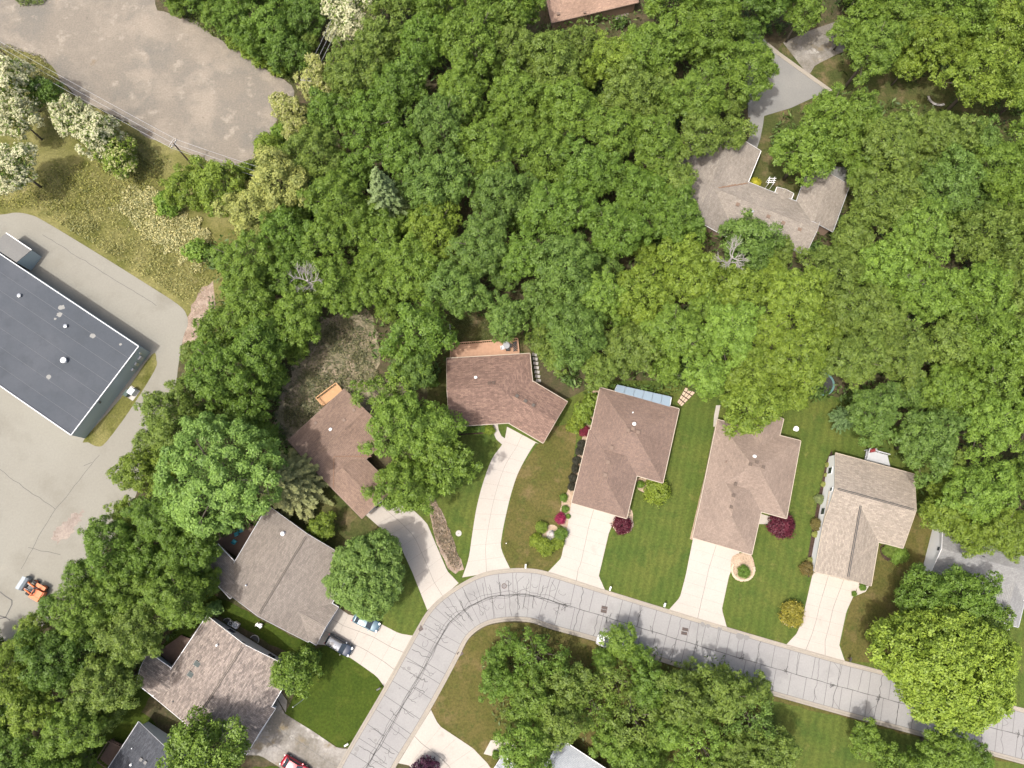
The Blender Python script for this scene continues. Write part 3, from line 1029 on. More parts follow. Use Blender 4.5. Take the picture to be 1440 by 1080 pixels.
vent_pipe(h, w, 306, 907, 'white', 0.16, 0.5)
vent_pipe(h, w, 244, 986, 'darkmetal', 0.12, 0.3)
opening(h, w, 3, 0.55, 0.5, 3.0, 3.6, "gable_vent", 'darkmetal', 'siding')
opening(h, w2, 1, 0.5, 5.0, 0.05, 2.2, "garage_door", 'white', panes=False)
opening(h, w, 3, 0.25, 1.2, 0.9, 2.1, "window", 'glass')
opening(h, w, 3, 0.75, 1.2, 0.9, 2.1, "window", 'glass')

# -- E: charcoal house at the bottom edge
h = house("charcoal-shingled house cut by the bottom edge of the view", 220, 1090)
w = wing(h, [(195, 1015), (125, 1122), (230, 1190), (300, 1085)], 2.8, 0.32, 'gg', 'charcoal_roof', 'greytrim', 'siding')
vent_pipe(h, w, 185, 1075, 'white', 0.16, 0.35)
roof_box(h, w, 199, 1068, 'darkmetal', (0.4, 0.4, 0.2))
roof_box(h, w, 205, 1072, 'darkmetal', (0.4, 0.4, 0.2))
vent_pipe(h, w, 186, 1052, 'metal', 0.09, 0.25)

# -- F: mauve hip-roofed house
h = house("mauve-brown hip-roofed house beside the gravel bed and red shrubs", 870, 640)
w = wing(h, [(821, 648), (932, 679), (955, 575), (844, 545)], 2.8, 0.33, 'hh', 'mauve_roof', 'cream', 'brickwall')
w2 = wing(h, [(829, 604), (804, 707), (881, 729), (906, 626)], 2.78, 0.33, 'hh', 'mauve_roof', 'cream', 'brickwall')
vent_pipe(h, w, 892, 596, 'white', 0.24, 0.32)
vent_pipe(h, w, 890, 580, 'white', 0.09, 0.25)
for q in ((883, 605), (890, 603), (897, 608)):
    roof_box(h, w, q[0], q[1], 'browntrim', (0.5, 0.5, 0.22))
for q in ((860, 630), (855, 650), (851, 668)):
    roof_box(h, w2, q[0], q[1], 'browntrim', (0.5, 0.5, 0.22))
opening(h, w2, 1, 0.5, 4.9, 0.05, 2.2, "garage_door", 'white', panes=False)

# -- G: pinkish hip-roofed house
h = house("pinkish-tan hip-roofed house with an L-shaped roof and burgundy mound", 1050, 690)
w = wing(h, [(987, 697), (1106, 729), (1126, 620), (1009, 590)], 2.8, 0.33, 'hh', 'pink_roof', 'cream', 'brickwall')
w2 = wing(h, [(998, 648), (974, 756), (1057, 780), (1081, 672)], 2.78, 0.33, 'hh', 'pink_roof', 'cream', 'brickwall')
w3 = wing(h, [(1090, 640), (1102, 589), (1052, 575), (1040, 626)], 2.76, 0.33, 'gg', 'pink_roof', 'cream', 'brickwall')
vent_pipe(h, w, 1061, 642, 'white', 0.24, 0.32)
for q in ((1064, 650), (1055, 653), (1073, 657)):
    roof_box(h, w, q[0], q[1], 'pink_roof', (0.45, 0.45, 0.2))
for q in ((1034, 681), (1031, 697), (1028, 713)):
    roof_box(h, w2, q[0], q[1], 'pink_roof', (0.45, 0.45, 0.2))
vent_pipe(h, w, 1021, 650, 'browntrim', 0.1, 0.25)
opening(h, w2, 1, 0.5, 5.2, 0.05, 2.2, "garage_door", 'white', panes=False)

# -- H: sand roof, white gable wall
h = house("sand-shingled house with a white gable wall and paired ridge vents", 1215, 740)
w = wing(h, [(1175, 637), (1286, 667), (1270, 771), (1157, 740)], 2.9, 0.36, 'gg', 'sand_roof', 'cream', 'white', vent='darkmetal', over=0.2)
w2 = wing(h, [(1167, 690), (1146, 804), (1225, 824), (1244, 712)], 2.88, 0.36, 'gg', 'sand_roof', 'cream', 'white', vent='darkmetal', over=0.2)
for t, zz in ((0.78, 1.0), (0.5, 3.0), (0.2, 1.0)):
    opening(h, w, 3, t, 1.0 if zz < 2 else 0.5, zz, zz + (1.2 if zz < 2 else 0.6), "window", 'glass')
opening(h, w2, 1, 0.47, 5.2, 0.05, 2.2, "garage_door", 'cream', panes=False)

# -- I: grey house at the right edge
h = house("light grey-shingled house with a white side wall under leaning trees", 1400, 810)
w = wing(h, [(1326, 735), (1480, 776), (1462, 850), (1308, 808)], 3.0, 0.34, 'gg', 'grey_roof', 'white', 'white', over=0.25)
w2 = wing(h, [(1400, 800), (1383, 868), (1432, 882), (1449, 813)], 2.9, 0.34, 'gh', 'grey_roof', 'greytrim', 'white')
for q in ((1366, 779), (1382, 784), (1397, 788), (1412, 791), (1427, 795)):
    roof_box(h, w, q[0], q[1], 'darkmetal', (0.4, 0.4, 0.2))
opening(h, w, 3, 0.5, 0.6, 2.9, 3.5, "gable_vent", 'glass', 'white')

# -- J: drab angled roof in the wood
h = house("drab grey-brown angled house among the trees with a yellow shrub", 1090, 290)
w = wing(h, [(960, 219), (1157, 298), (1133, 358), (936, 278)], 3.0, 0.30, 'gg', 'drab_roof', 'greytrim', 'brickwall')
w2 = wing(h, [(1070, 212), (1021, 333), (931, 297), (980, 175)], 2.98, 0.26, 'gg', 'drab_roof', 'white', 'brickwall')
w3 = wing(h, [(1195, 260), (1171, 326), (1112, 305), (1136, 239)], 2.96, 0.28, 'gg', 'drab_roof', 'greytrim', 'brickwall')
wing(h, [(1093, 263), (1085, 283), (1108, 292), (1116, 272)], 2.9, 0.2, 'gg', 'drab_roof', 'white', 'brickwall', over=0.2)
for q in ((1037, 288), (1080, 305), (1101, 314), (1124, 323)):
    roof_box(h, w, q[0], q[1], 'browntrim', (0.55, 0.55, 0.25))
vent_pipe(h, w, 1058, 298, 'metal', 0.2, 0.35)
roof_box(h, w2, 1022.5, 293.5, 'white', (1.0, 0.5, 0.2), "skylight")
mb = MB()
for k in range(24):
    t = k / 23
    q = on_roof(w, 1012 + 38 * t, 264 - 6.5 * t)
    mb.box((q.x, q.y + random.uniform(-.1, .1), q.z + 0.03), (0.40, 0.13, 0.04), random.uniform(-.4, .4))
mk("needle_litter", mb, M['orange_dirt'], h, kind='stuff')

# -- K: tan roof at the top edge
h = house("orange-tan hip-roofed house cut by the top edge of the view", 830, -10)
w = wing(h, [(776, 32), (898, 3), (880, -75), (758, -45)], 2.9, 0.32, 'hh', 'tan_roof', 'browntrim', 'brickwall')
roof_box(h, w, 822, 18, 'browntrim', (0.4, 0.4, 0.2))
roof_box(h, w, 785, 20, 'browntrim', (0.5, 0.5, 0.25))

# -- L: pale roof at the bottom
h = house("pale blue-grey roofed house cut by the bottom edge below the grove", 790, 1090)
w = wing(h, [(789, 1040), (868, 1092), (800, 1190), (722, 1138)], 2.8, 0.34, 'gg', 'pale_roof', 'white', 'siding')
wing(h, [(706, 1063), (738, 1084), (720, 1112), (688, 1090)], 2.6, 0.25, 'gg', 'pale_roof', 'white', 'siding')

# -- commercial building
cb = thing("warehouse", "flat-roofed warehouse with slate-blue membrane roof and pale parapet", "building", P(60, 520))
ZC = 4.0
nA, sA = P(195, 487, ZC), P(100, 612, ZC)
e_dir = (sA - nA).normalized()
l_dir = (P(0, 357, ZC) - nA).normalized()
FAR = 60.0
nB, sB = nA + l_dir * FAR, sA + l_dir * FAR
wd = (sA - nA).length
mk("wall", MB().prism([(p.x, p.y) for p in (nA, sA, sB, nB)], 0, ZC - 0.2), M['bluewall'], cb)
mk("roof_deck", MB().prism([(p.x, p.y) for p in (nA, sA, sB, nB)], ZC - 0.197, ZC - 0.12), M['seam'], cb)
ns = 7
for k in range(ns):
    a, b = (k + 0.009) / ns, (k + 1 - 0.009) / ns
    pts = [nA.lerp(sA, a), nA.lerp(sA, b), nB.lerp(sB, b), nB.lerp(sB, a)]
    mk("membrane_sheet", MB().prism([(p.x, p.y) for p in pts], ZC - 0.118, ZC - 0.10), M['membrane'], cb)
for a, b in ((nA, sA), (nA, nB), (sA, sB)):
    mk("coping", MB().bar(a + Vector((0, 0, -0.02)), b + Vector((0, 0, -0.02)), 0.16, 0.16), M['greypale'], cb)
mk("roof_vent", MB().lathe(P(90.5, 507, ZC + 0.2) + Vector((0, 0, -0.35)), [(0.35, 0), (0.35, 0.45), (0.5, 0.5), (0.5, 0.72), (0.26, 0.85)], 8), M['white'], cb)
for q in ((28, 416), (93, 459)):
    mk("roof_vent", MB().lathe(P(q[0], q[1], ZC) + Vector((0, 0, -0.12)), [(0.2, 0), (0.2, 0.3), (0.32, 0.32), (0.32, 0.45), (0.1, 0.52)], 10), M['metal'], cb)
M['patch'] = plain("roof_patch", (0.20, 0.20, 0.185), 0.8)
for (u, v, s_) in ((86, 432, 0.55), (83, 442, 0.5), (77, 448, 0.25), (130, 472, 0.5), (169, 484, 0.25), (68, 530, 0.45)):
    c = P(u, v, ZC)
    mk("roof_patch", MB().poly([(c.x + s_ * random.uniform(.75, 1.25) * math.cos(a), c.y + 0.8 * s_ * random.uniform(.75, 1.25) * math.sin(a), ZC - 0.096) for a in np.linspace(0, 6.28, 13)[:-1]]), M['patch'], cb)
# wall gear at the corner
nrm = Vector((-e_dir.y, e_dir.x, 0))
if nrm.dot(l_dir) > 0:
    nrm = -nrm
rzw = math.atan2(e_dir.y, e_dir.x)
for t, s, zz, mt in ((1.6, (0.7, 0.35, 1.0), 1.6, 'greytrim'), (2.8, (0.5, 0.3, 0.8), 1.4, 'metal'), (3.9, (0.45, 0.3, 0.6), 1.3, 'greytrim'), (0.9, (0.3, 0.25, 0.5), 2.6, 'metal')):
    q = nA + e_dir * t + nrm * (s[1] / 2 + 0.01)
    mk("meter_box", MB().box((q.x, q.y, zz), s, rzw), M[mt], cb)
q = nA + e_dir * 11 + nrm * 0.12
mk("wall_lamp", MB().box((q.x, q.y, 3.3), (0.35, 0.22, 0.3), rzw), M['darkmetal'], cb)
# annex
an = thing("annex", "small grey-roofed lean-to annex against the warehouse side", "annex", P(20, 360))
a0, a1 = P(8, 328, 3.0), P(43.5, 352, 3.0)
a2, a3 = P(23, 369, 3.9), P(-13, 345, 3.9)
mb = MB().prism([(p.x, p.y) for p in (a0, a1, a2, a3)], 0, 2.9)
mk("wall", mb, M['bluewall'], an)
t = Vector((0, 0, 0.12))
mb = MB().quad(a0, a1, a2, a3).quad(a0 - t, a3 - t, a2 - t, a1 - t)
for a, b in ((a0, a1), (a1, a2), (a2, a3), (a3, a0)):
    mb.quad(a, a - t, b - t, b)
mk("roof", mb, M['asphalt'], an)
mk("gable_infill", MB().poly([a1 - t - Vector((0, 0, .001)), a2 - t, Vector((a2.x, a2.y, 2.9)), Vector((a1.x, a1.y, 2.88))]), M['bluewall'], an)
mk("gutter", MB().bar(a0 + Vector((0.05, 0.08, -.05)), a1 + Vector((0.05, 0.08, -.05)), 0.14), M['white'], an)

# condenser on the grass strip
def box_unit(name, label, cat, u, v, s, rz, mat, top, group=None):
    t = thing(name, label, cat, P(u, v), rz, group)
    mk("casing", MB().box((0, 0, s[2] / 2), s), M[mat], t, local=True)
    mk("grille", MB().lathe((0, 0, s[2] + 0.003), [(min(s[:2]) * 0.4, 0), (min(s[:2]) * 0.4, 0.03)], 14), M[top], t, local=True)
    mk("fan_hub", MB().lathe((0, 0, s[2] + 0.04), [(min(s[:2]) * 0.12, 0), (min(s[:2]) * 0.12, 0.02)], 8), M[mat], t, local=True)
    return t


t = thing("transformer", "pale cabinet with a dark green lid on the warehouse grass strip", "cabinet", P(186, 553), rzw)
mk("pad", MB().box((0, 0, 0.06), (2.0, 1.9, 0.12)), M['stone'], t, local=True)
mk("cabinet_body", MB().box((-0.3, 0.25, 0.7), (1.1, 1.0, 1.15)), M['siding'], t, local=True)
mk("lid", MB().box((0.35, -0.35, 0.6), (1.2, 0.7, 0.9)), plain("dark_green_paint", (0.03, 0.06, 0.05), 0.5), t, local=True)
mk("handle", MB().box((-0.3, 0.25, 1.32), (0.5, 0.4, 0.08)), M['metal'], t, local=True)

# ---------------------------------------------------------------- vegetation meshes
def leaf_cloud(name, pos, nrm, size, tone, pick, mat, aspect=0.7, rng=RNG):
    n = len(pos)
    nrm = nrm / (np.linalg.norm(nrm, axis=1, keepdims=True) + 1e-9)
    ref = rng.normal(size=(n, 3))
    s = np.cross(nrm, ref)
    s /= (np.linalg.norm(s, axis=1, keepdims=True) + 1e-9)
    t = np.cross(nrm, s)
    a = size[:, None] * 0.5
    fold = nrm * (a * 0.25)
    v = np.stack([pos - t * a * 1.15, pos + s * a * aspect + fold, pos + t * a * 1.15, pos - s * a * aspect + fold], axis=1).reshape(-1, 3)
    me = bpy.data.meshes.new(name)
    me.vertices.add(4 * n)
    me.vertices.foreach_set("co", v.astype(np.float32).ravel())
    me.loops.add(4 * n)
    me.loops.foreach_set("vertex_index", np.arange(4 * n, dtype=np.int32))
    me.polygons.add(n)
    me.polygons.foreach_set("loop_start", (np.arange(n) * 4).astype(np.int32))
    for nm, arr in (("tone", tone), ("pick", pick)):
        at = me.attributes.new(nm, 'FLOAT', 'FACE')
        at.data.foreach_set("value", arr.astype(np.float32))
    me.update(calc_edges=True)
    me.materials.append(mat)
    return me


def unit(v):
    return v / (np.linalg.norm(v, axis=-1, keepdims=True) + 1e-9)


def crown_cloud(name, R, Hc, seed, mat, nlobe=40, lobe=0.29, leaf=0.36, cover=1.15, rough=0.16, zmin=-0.4, tight=0.10, shell=0.76, flat=0.85, clump=7, spread=0.22, inner=0.14):
    rng = np.random.default_rng(seed)
    i = np.arange(nlobe) + 0.5
    z = 1 - (1 - zmin) * i / nlobe
    az = i * 2.399963 + rng.uniform(0, 6.28)
    rr = np.sqrt(np.maximum(0, 1 - z * z))
    d = np.stack([rr * np.cos(az), rr * np.sin(az), z], 1) + rng.normal(0, 0.13, (nlobe, 3))
    d = unit(d)
    ph = rng.uniform(0, 6.28, 4)
    a = np.arctan2(d[:, 1], d[:, 0])
    k = 1 + rough * (np.sin(2 * a + ph[0]) * 0.5 + np.sin(3 * a + ph[1]) * 0.6 + np.sin(5 * a + ph[2]) * 0.5)
    rad = k * rng.uniform(shell - spread, shell + 0.11, nlobe)
    c = d * np.array([R, R, Hc]) * rad[:, None]
    lr = R * lobe * rng.uniform(0.70, 1.3, nlobe)
    P_, N_, T_ = [], [], []
    for j in range(nlobe):
        area = 4 * math.pi * lr[j] ** 2 * 0.75
        n = int(area * cover / (leaf * leaf * 0.55) / clump)
        q = unit(rng.normal(size=(n, 3)) + d[j] * 0.55 + np.array([0, 0, 0.45]))
        rad2 = lr[j] * rng.uniform(0.72, 1.08, n)
        cen = c[j] + q * rad2[:, None] * np.array([1, 1, flat])
        lt = rng.uniform(0, 1)
        ct = rng.uniform(0, 1, n)
        cn = q * 0.80 + np.array([-0.06, -0.05, 0.50]) + rng.normal(0, 0.36, (n, 3))
        for _ in range(clump):
            P_.append(cen + rng.normal(0, 0.11 + tight * lr[j] * 0.4, (n, 3)))
            N_.append(cn + rng.normal(0, 0.24, (n, 3)))
            T_.append(np.clip(0.22 * lt + 0.52 * ct + 0.26 * rng.uniform(0, 1, n), 0, 1))
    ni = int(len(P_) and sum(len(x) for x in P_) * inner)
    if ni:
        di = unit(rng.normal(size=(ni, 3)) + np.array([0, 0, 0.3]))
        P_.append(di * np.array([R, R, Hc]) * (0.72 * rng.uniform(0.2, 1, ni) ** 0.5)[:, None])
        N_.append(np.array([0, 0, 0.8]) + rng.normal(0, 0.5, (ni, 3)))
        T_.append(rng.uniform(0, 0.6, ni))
    pos, nr, tn = np.concatenate(P_), np.concatenate(N_), np.concatenate(T_)
    n = len(pos)
    # blossom comes in sprays: pick is steady over a clump
    pk = np.concatenate([np.tile(np.random.default_rng(seed + j).uniform(0, 1, int(4 * math.pi * lr[j] ** 2 * 0.75 * cover / (leaf * leaf * 0.55) / clump)), clump) for j in range(nlobe)])
    pk = np.concatenate([pk, np.ones(n - len(pk))])
    pk = np.clip(pk * 0.75 + 0.25 * rng.uniform(0, 1, n), 0, 1)
    return leaf_cloud(name, pos, nr, leaf * rng.uniform(0.65, 1.3, n), tn, pk, mat, rng=rng), c, lr


def trunk_mesh(name, hc, c, R, seed, r0=None):
    r = random.Random(seed)
    r0 = r0 or max(0.09, 0.045 * R + 0.02)
    mb = MB()
    top = hc + 0.25 * R
    pts = [Vector((0, 0, -0.1)), Vector((r.uniform(-.1, .1), r.uniform(-.1, .1), hc * 0.35)), Vector((r.uniform(-.25, .25), r.uniform(-.25, .25), hc * 0.75)), Vector((r.uniform(-.3, .3), r.uniform(-.3, .3), top))]
    mb.tube(pts, [r0 * 1.25, r0, r0 * 0.75, r0 * 0.25], 8)
    for j in r.sample(range(len(c)), min(12, len(c))):
        e = Vector(c[j]) + Vector((0, 0, hc))
        s = pts[2].lerp(pts[1], r.uniform(0, 0.6)) if e.z < hc + 0.2 * R else pts[2].lerp(pts[3], r.uniform(0, 0.5))
        m = s.lerp(e, 0.5) + Vector((r.uniform(-.3, .3), r.uniform(-.3, .3), r.uniform(0, 0.5)))
        mb.tube([s, m, e], [r0 * 0.45, r0 * 0.30, r0 * 0.10], 6)
        for _ in range(2):
            f = m.lerp(e, r.uniform(0.2, 0.9))
            mb.tube([f, f + Vector((r.uniform(-1, 1), r.uniform(-1, 1), r.uniform(0, 0.8))) * 0.22 * R], [r0 * 0.16, r0 * 0.04], 5)
    me = bpy.data.meshes.new(name)
    me.from_pydata(mb.v, [], mb.f)
    me.shade_smooth()
    me.materials.append(M['bark'])
    return me


PROTO = {}


def add_proto(kind, R, Hc, hc, seed, mat='leaf', **kw):
    me, c, lr = crown_cloud("crown", R, Hc, seed, M[mat], **kw)
    PROTO.setdefault(kind, []).append(dict(R=R, hc=hc, crown=me, trunk=trunk_mesh("trunk", hc, c, R, seed)))


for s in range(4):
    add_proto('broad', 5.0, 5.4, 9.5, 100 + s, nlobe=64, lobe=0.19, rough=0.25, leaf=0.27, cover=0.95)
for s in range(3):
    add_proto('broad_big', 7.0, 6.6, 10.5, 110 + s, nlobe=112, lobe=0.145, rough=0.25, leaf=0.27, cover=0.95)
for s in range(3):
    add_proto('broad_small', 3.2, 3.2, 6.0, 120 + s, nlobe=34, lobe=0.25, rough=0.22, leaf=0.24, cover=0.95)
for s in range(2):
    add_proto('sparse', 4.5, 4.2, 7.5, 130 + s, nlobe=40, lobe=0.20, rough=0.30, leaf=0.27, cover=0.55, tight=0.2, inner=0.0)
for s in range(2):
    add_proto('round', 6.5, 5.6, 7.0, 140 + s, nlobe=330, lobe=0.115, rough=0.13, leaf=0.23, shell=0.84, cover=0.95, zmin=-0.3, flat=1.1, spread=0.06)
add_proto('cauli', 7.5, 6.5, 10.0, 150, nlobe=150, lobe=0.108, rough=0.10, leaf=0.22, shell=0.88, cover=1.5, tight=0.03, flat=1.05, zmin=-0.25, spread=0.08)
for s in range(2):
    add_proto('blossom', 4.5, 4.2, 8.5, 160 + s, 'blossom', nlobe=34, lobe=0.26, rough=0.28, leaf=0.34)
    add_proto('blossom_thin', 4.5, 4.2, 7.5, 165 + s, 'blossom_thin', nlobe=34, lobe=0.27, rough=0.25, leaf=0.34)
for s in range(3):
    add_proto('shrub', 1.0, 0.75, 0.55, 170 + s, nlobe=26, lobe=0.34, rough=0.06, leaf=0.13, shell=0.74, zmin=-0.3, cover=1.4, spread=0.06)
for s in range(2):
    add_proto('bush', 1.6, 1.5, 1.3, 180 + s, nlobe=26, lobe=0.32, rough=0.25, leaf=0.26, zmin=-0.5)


def spruce_mesh(seed, R, Ht, leaf, droop, nb=150, mat='needle'):
    rng = np.random.default_rng(seed)
    pos, nr, tn = [], [], []
    for b in range(nb):
        f = (b + rng.uniform()) / nb
        z = Ht * (0.12 + 0.86 * f)
        L = R * (1 - f) ** 0.8 * rng.uniform(0.75, 1.12) + 0.15
        az = b * 2.399963 + rng.normal(0, 0.2)
        dirv = np.array([math.cos(az), math.sin(az), 0])
        sd = np.array([-math.sin(az), math.cos(az), 0])
        n = int(26 * L)
        t = np.sqrt(rng.uniform(0.02, 1, n))
        wdt = 0.20 * L * (1.05 - t) + 0.10
        p = dirv * (t * L)[:, None] + sd * (rng.uniform(-1, 1, n) * wdt)[:, None]
        p[:, 2] += z - droop * t * t * L + rng.normal(0, 0.06, n)
        pos.append(p)
        nr.append(np.tile(np.array([-0.1, -0.1, 1.0]), (n, 1)) + dirv * 0.25 + rng.normal(0, 0.28, (n, 3)))
        tn.append(np.clip(0.35 * rng.uniform(0, 1) + 0.45 * t + 0.25 * rng.uniform(0, 1, n), 0, 1))
    pos, nr, tn = np.concatenate(pos), np.concatenate(nr), np.concatenate(tn)
    n = len(pos)
    return leaf_cloud("crown", pos, nr, leaf * rng.uniform(0.7, 1.3, n), tn, tn * 0 + 1, M[mat], 0.45, rng)


def put_tree(name, label, cat, u, v, rpx, tint, kind='broad', hf=1.0, group=None, rz=None):
    """crown centre shows at (u, v) with radius rpx; the trunk stands straight below on the ground"""
    lst = PROTO[kind]
    p = lst[random.randrange(len(lst))]
    hc = p['hc'] * hf
    for _ in range(3):
        R = 1.04 * rpx * mpp(u, v, hc)
        s = R / p['R']
        hc = p['hc'] * hf * (s ** 0.6)
    pos = P(u, v, hc)
    t = thing(name, label, cat, (pos.x, pos.y, 0), rz if rz is not None else random.uniform(0, 6.28), group)
    tr = share("trunk", p['trunk'], t)
    tr.scale = (s, s, hc / p['hc'])
    cr = share("crown", p['crown'], t, (0, 0, hc))
    cr.scale = (s, s, s * random.uniform(0.92, 1.08))
    k = random.uniform(0.93, 1.07)
    cr.color = (tint[0] * k, tint[1] * k, tint[2] * k, 1)
    return t


GREEN = (0.094, 0.162, 0.022)
MID = (0.110, 0.176, 0.024)
YEL = (0.134, 0.194, 0.024)
LIME = (0.128, 0.208, 0.030)
OLIVE = (0.116, 0.170, 0.029)
BLUE = (0.098, 0.164, 0.031)
DARK = (0.078, 0.138, 0.020)
PALE = (0.245, 0.270, 0.075)
TINTNAME = {GREEN: "deep green", MID: "mid-green", YEL: "yellow-green", OLIVE: "olive-green", BLUE: "bluish green", DARK: "dark green", PALE: "pale yellow-green", LIME: "bright green"}

# single trees one can tell apart -------------------------------------------------
put_tree("maple_tree", "round dense maple with bright leaves overhanging the blue-grey car", "tree", 517, 807, 53, (0.130, 0.210, 0.045), 'round')
put_tree("maple_tree", "largest round yellow-green maple spreading over the road", "tree", 1327, 934, 82, (0.158, 0.226, 0.028), 'round', 1.0)
put_tree("broadleaf_tree", "bright green tree of bobbly rounded leaf clumps beside the spruce", "tree", 312, 668, 80, (0.150, 0.250, 0.050), 'cauli', 1.2)
for a in ((555, 590, 46, LIME), (605, 612, 42, LIME), (598, 570, 32, LIME)):
    pass
put_tree("broadleaf_tree", "tall bright green tree standing over the umber roof's east side", "tree", 565, 598, 52, LIME, 'broad_big', 1.0)
put_tree("broadleaf_tree", "bright green tree between the umber roof and the brown angled roof", "tree", 612, 605, 38, LIME, 'broad', 0.9)
put_tree("broadleaf_tree", "dark leafy tree at the head of the short curved driveway", "tree", 568, 682, 46, MID, 'broad_big', 0.8)
put_tree("broadleaf_tree", "spreading tree over the thin yard left of the long driveway", "tree", 628, 655, 42, MID, 'broad', 0.75)
put_tree("broadleaf_tree", "thin-crowned tree on the slope behind the small fresh deck", "tree", 535, 555, 34, MID, 'sparse', 0.9)
put_tree("broadleaf_tree", "thin see-through tree west of the brown house's rear corner", "tree", 572, 520, 36, MID, 'sparse', 1.0)
put_tree("broadleaf_tree", "yellow-green tree overhanging the pinkish roof's top edge", "tree", 1053, 572, 42, YEL, 'broad', 0.95)
put_tree("broadleaf_tree", "small leafy tree at the front corner of the pebbled-roof house", "tree", 417, 946, 33, MID, 'broad_small', 0.9)
put_tree("broadleaf_tree", "little dark tree tucked behind the front-corner tree of the pebbled house", "tree", 434, 921, 15, DARK, 'broad_small', 0.6)
put_tree("broadleaf_tree", "leafy tree between the pebbled roof and the charcoal roof", "tree", 290, 1058, 56, MID, 'broad', 0.8)
put_tree("broadleaf_tree", "small bright young tree between the umber and taupe roofs", "tree", 452, 742, 19, YEL, 'broad_small', 0.6)
put_tree("broadleaf_tree", "loose tree above the big round maple, beside the white side wall", "tree", 1300, 840, 38, GREEN, 'broad', 0.8)
put_tree("broadleaf_tree", "leafy tree against the light grey roof's front slope", "tree", 1355, 838, 42, GREEN, 'broad', 0.85)
put_tree("broadleaf_tree", "young tree at the light grey roof's front corner", "tree", 1388, 872, 30, MID, 'broad_small', 0.8)
put_tree("broadleaf_tree", "young verge tree whose round shadow falls on the road", "tree", 1216, 1042, 23, MID, 'broad_small', 0.8)
put_tree("broadleaf_tree", "verge tree at the bottom edge, second from the grove", "tree", 1258, 1078, 30, MID, 'broad_small', 0.9)
put_tree("broadleaf_tree", "verge tree at the road's foot in the bottom corner", "tree", 1330, 1056, 36, MID, 'broad', 0.8)
put_tree("broadleaf_tree", "low verge tree between its two taller bottom-edge neighbours", "tree", 1295, 1072, 22, GREEN, 'broad_small', 0.8)
put_tree("broadleaf_tree", "leafy tree at the very end of the verge row by the road", "tree", 1375, 1066, 22, GREEN, 'broad_small', 0.8)
put_tree("broadleaf_tree", "loose tree leaning over the pale roof below the grove", "tree", 742, 1052, 40, LIME, 'broad', 0.85)
put_tree("broadleaf_tree", "leafy tree overhanging the white car at the kerb", "tree", 872, 902, 24, MID, 'broad_small', 0.75)
put_tree("locust_tree", "cream-blossomed tree at the top edge above the hedgerow gap", "tree", 493, 22, 32, OLIVE, 'blossom', 1.0)
put_tree("locust_tree", "small cream-blossomed tree at the hedgerow gap by the wires", "tree", 470, 46, 13, OLIVE, 'blossom', 0.8)
put_tree("locust_tree", "yellowish flowering tree leaning over the gravel lot's tip", "tree", 402, 152, 22, PALE, 'blossom_thin', 0.8)
put_tree("locust_tree", "second flowering tree on the gravel lot's tip, nearer the wood", "tree", 416, 180, 18, PALE, 'blossom_thin', 0.8)
put_tree("locust_tree", "pale flowering tree just below the second power pole", "tree", 447, 114, 26, PALE, 'blossom_thin', 0.9)
put_tree("locust_tree", "whitest blossoming tree beside the gravel lot's lower edge", "tree", 102, 165, 26, OLIVE, 'blossom', 0.8)
put_tree("locust_tree", "blossoming tree with half green crown at the gravel lot's edge", "tree", 138, 190, 30, OLIVE, 'blossom', 0.8)
put_tree("locust_tree", "green low tree below the half-blossomed crown by the gravel lot", "tree", 166, 222, 28, YEL, 'blossom_thin', 0.6)
put_tree("locust_tree", "blossoming tree on the view's left edge, topmost of the meadow trees", "tree", 15, 120, 36, OLIVE, 'blossom', 0.9)
put_tree("locust_tree", "blossoming meadow tree on the left edge, middle of its row", "tree", 26, 168, 26, OLIVE, 'blossom', 0.9)
put_tree("locust_tree", "leaning blossoming tree above the curved end of the parking lot", "tree", 20, 235, 32, OLIVE, 'blossom', 0.9)
put_tree("broadleaf_tree", "dark green tree between the two blossoming tree rows", "tree", 62, 130, 22, DARK, 'broad_small', 0.9)
put_tree("broadleaf_tree", "yellow-green tree at the meadow's top corner under the wires", "tree", 262, 268, 30, YEL, 'broad', 0.7)
put_tree("broadleaf_tree", "full yellow-green tree where the wires enter the wood", "tree", 306, 262, 38, YEL, 'broad', 0.8)
put_tree("broadleaf_tree", "palest yellow-green tree at the wood's meadow corner", "tree", 392, 258, 44, PALE, 'broad', 0.9)
put_tree("broadleaf_tree", "second pale yellow-green tree, on the meadow side of the palest", "tree", 352, 300, 36, PALE, 'broad', 0.85)
put_tree("broadleaf_tree", "low bright shrubby tree on the gravel lot's right shore", "tree", 380, 212, 24, YEL, 'broad_small', 0.6)
put_tree("broadleaf_tree", "vivid green tree just west of the brown house's wooden fence", "tree", 590, 470, 46, GREEN, 'broad', 0.9)
put_tree("broadleaf_tree", "green tree in the gap above the long deck's end", "tree", 712, 448, 32, BLUE, 'broad', 0.9)
put_tree("broadleaf_tree", "greyish green tree crowding the drab angled roof from below", "tree", 1050, 345, 44, BLUE, 'broad', 0.8)
put_tree("broadleaf_tree", "dense green tree covering the drab roof's front court", "tree", 1130, 215, 44, MID, 'broad', 0.9)

# conifers
sp_me = spruce_mesh(7, 6.0, 16.0, 0.40, 0.22, 240)
pn_me = spruce_mesh(9, 3.2, 15.0, 0.34, 0.15, 170)


def put_conifer(name, label, me, hgt, u, v, zc, tint, s=1.0, cat="tree"):
    pos = P(u, v, zc)
    t = thing(name, label, cat, (pos.x, pos.y, 0), random.uniform(0, 6))
    mk("trunk", MB().tube([(0, 0, -0.1), (0, 0, hgt * 0.55 * s), (0, 0, hgt * 0.97 * s)], [0.25 * s, 0.16 * s, 0.03], 8), M['bark'], t, local=True)
    c = share("crown", me, t)
    c.scale = (s, s, s)
    c.color = rgba(tint)
    return t


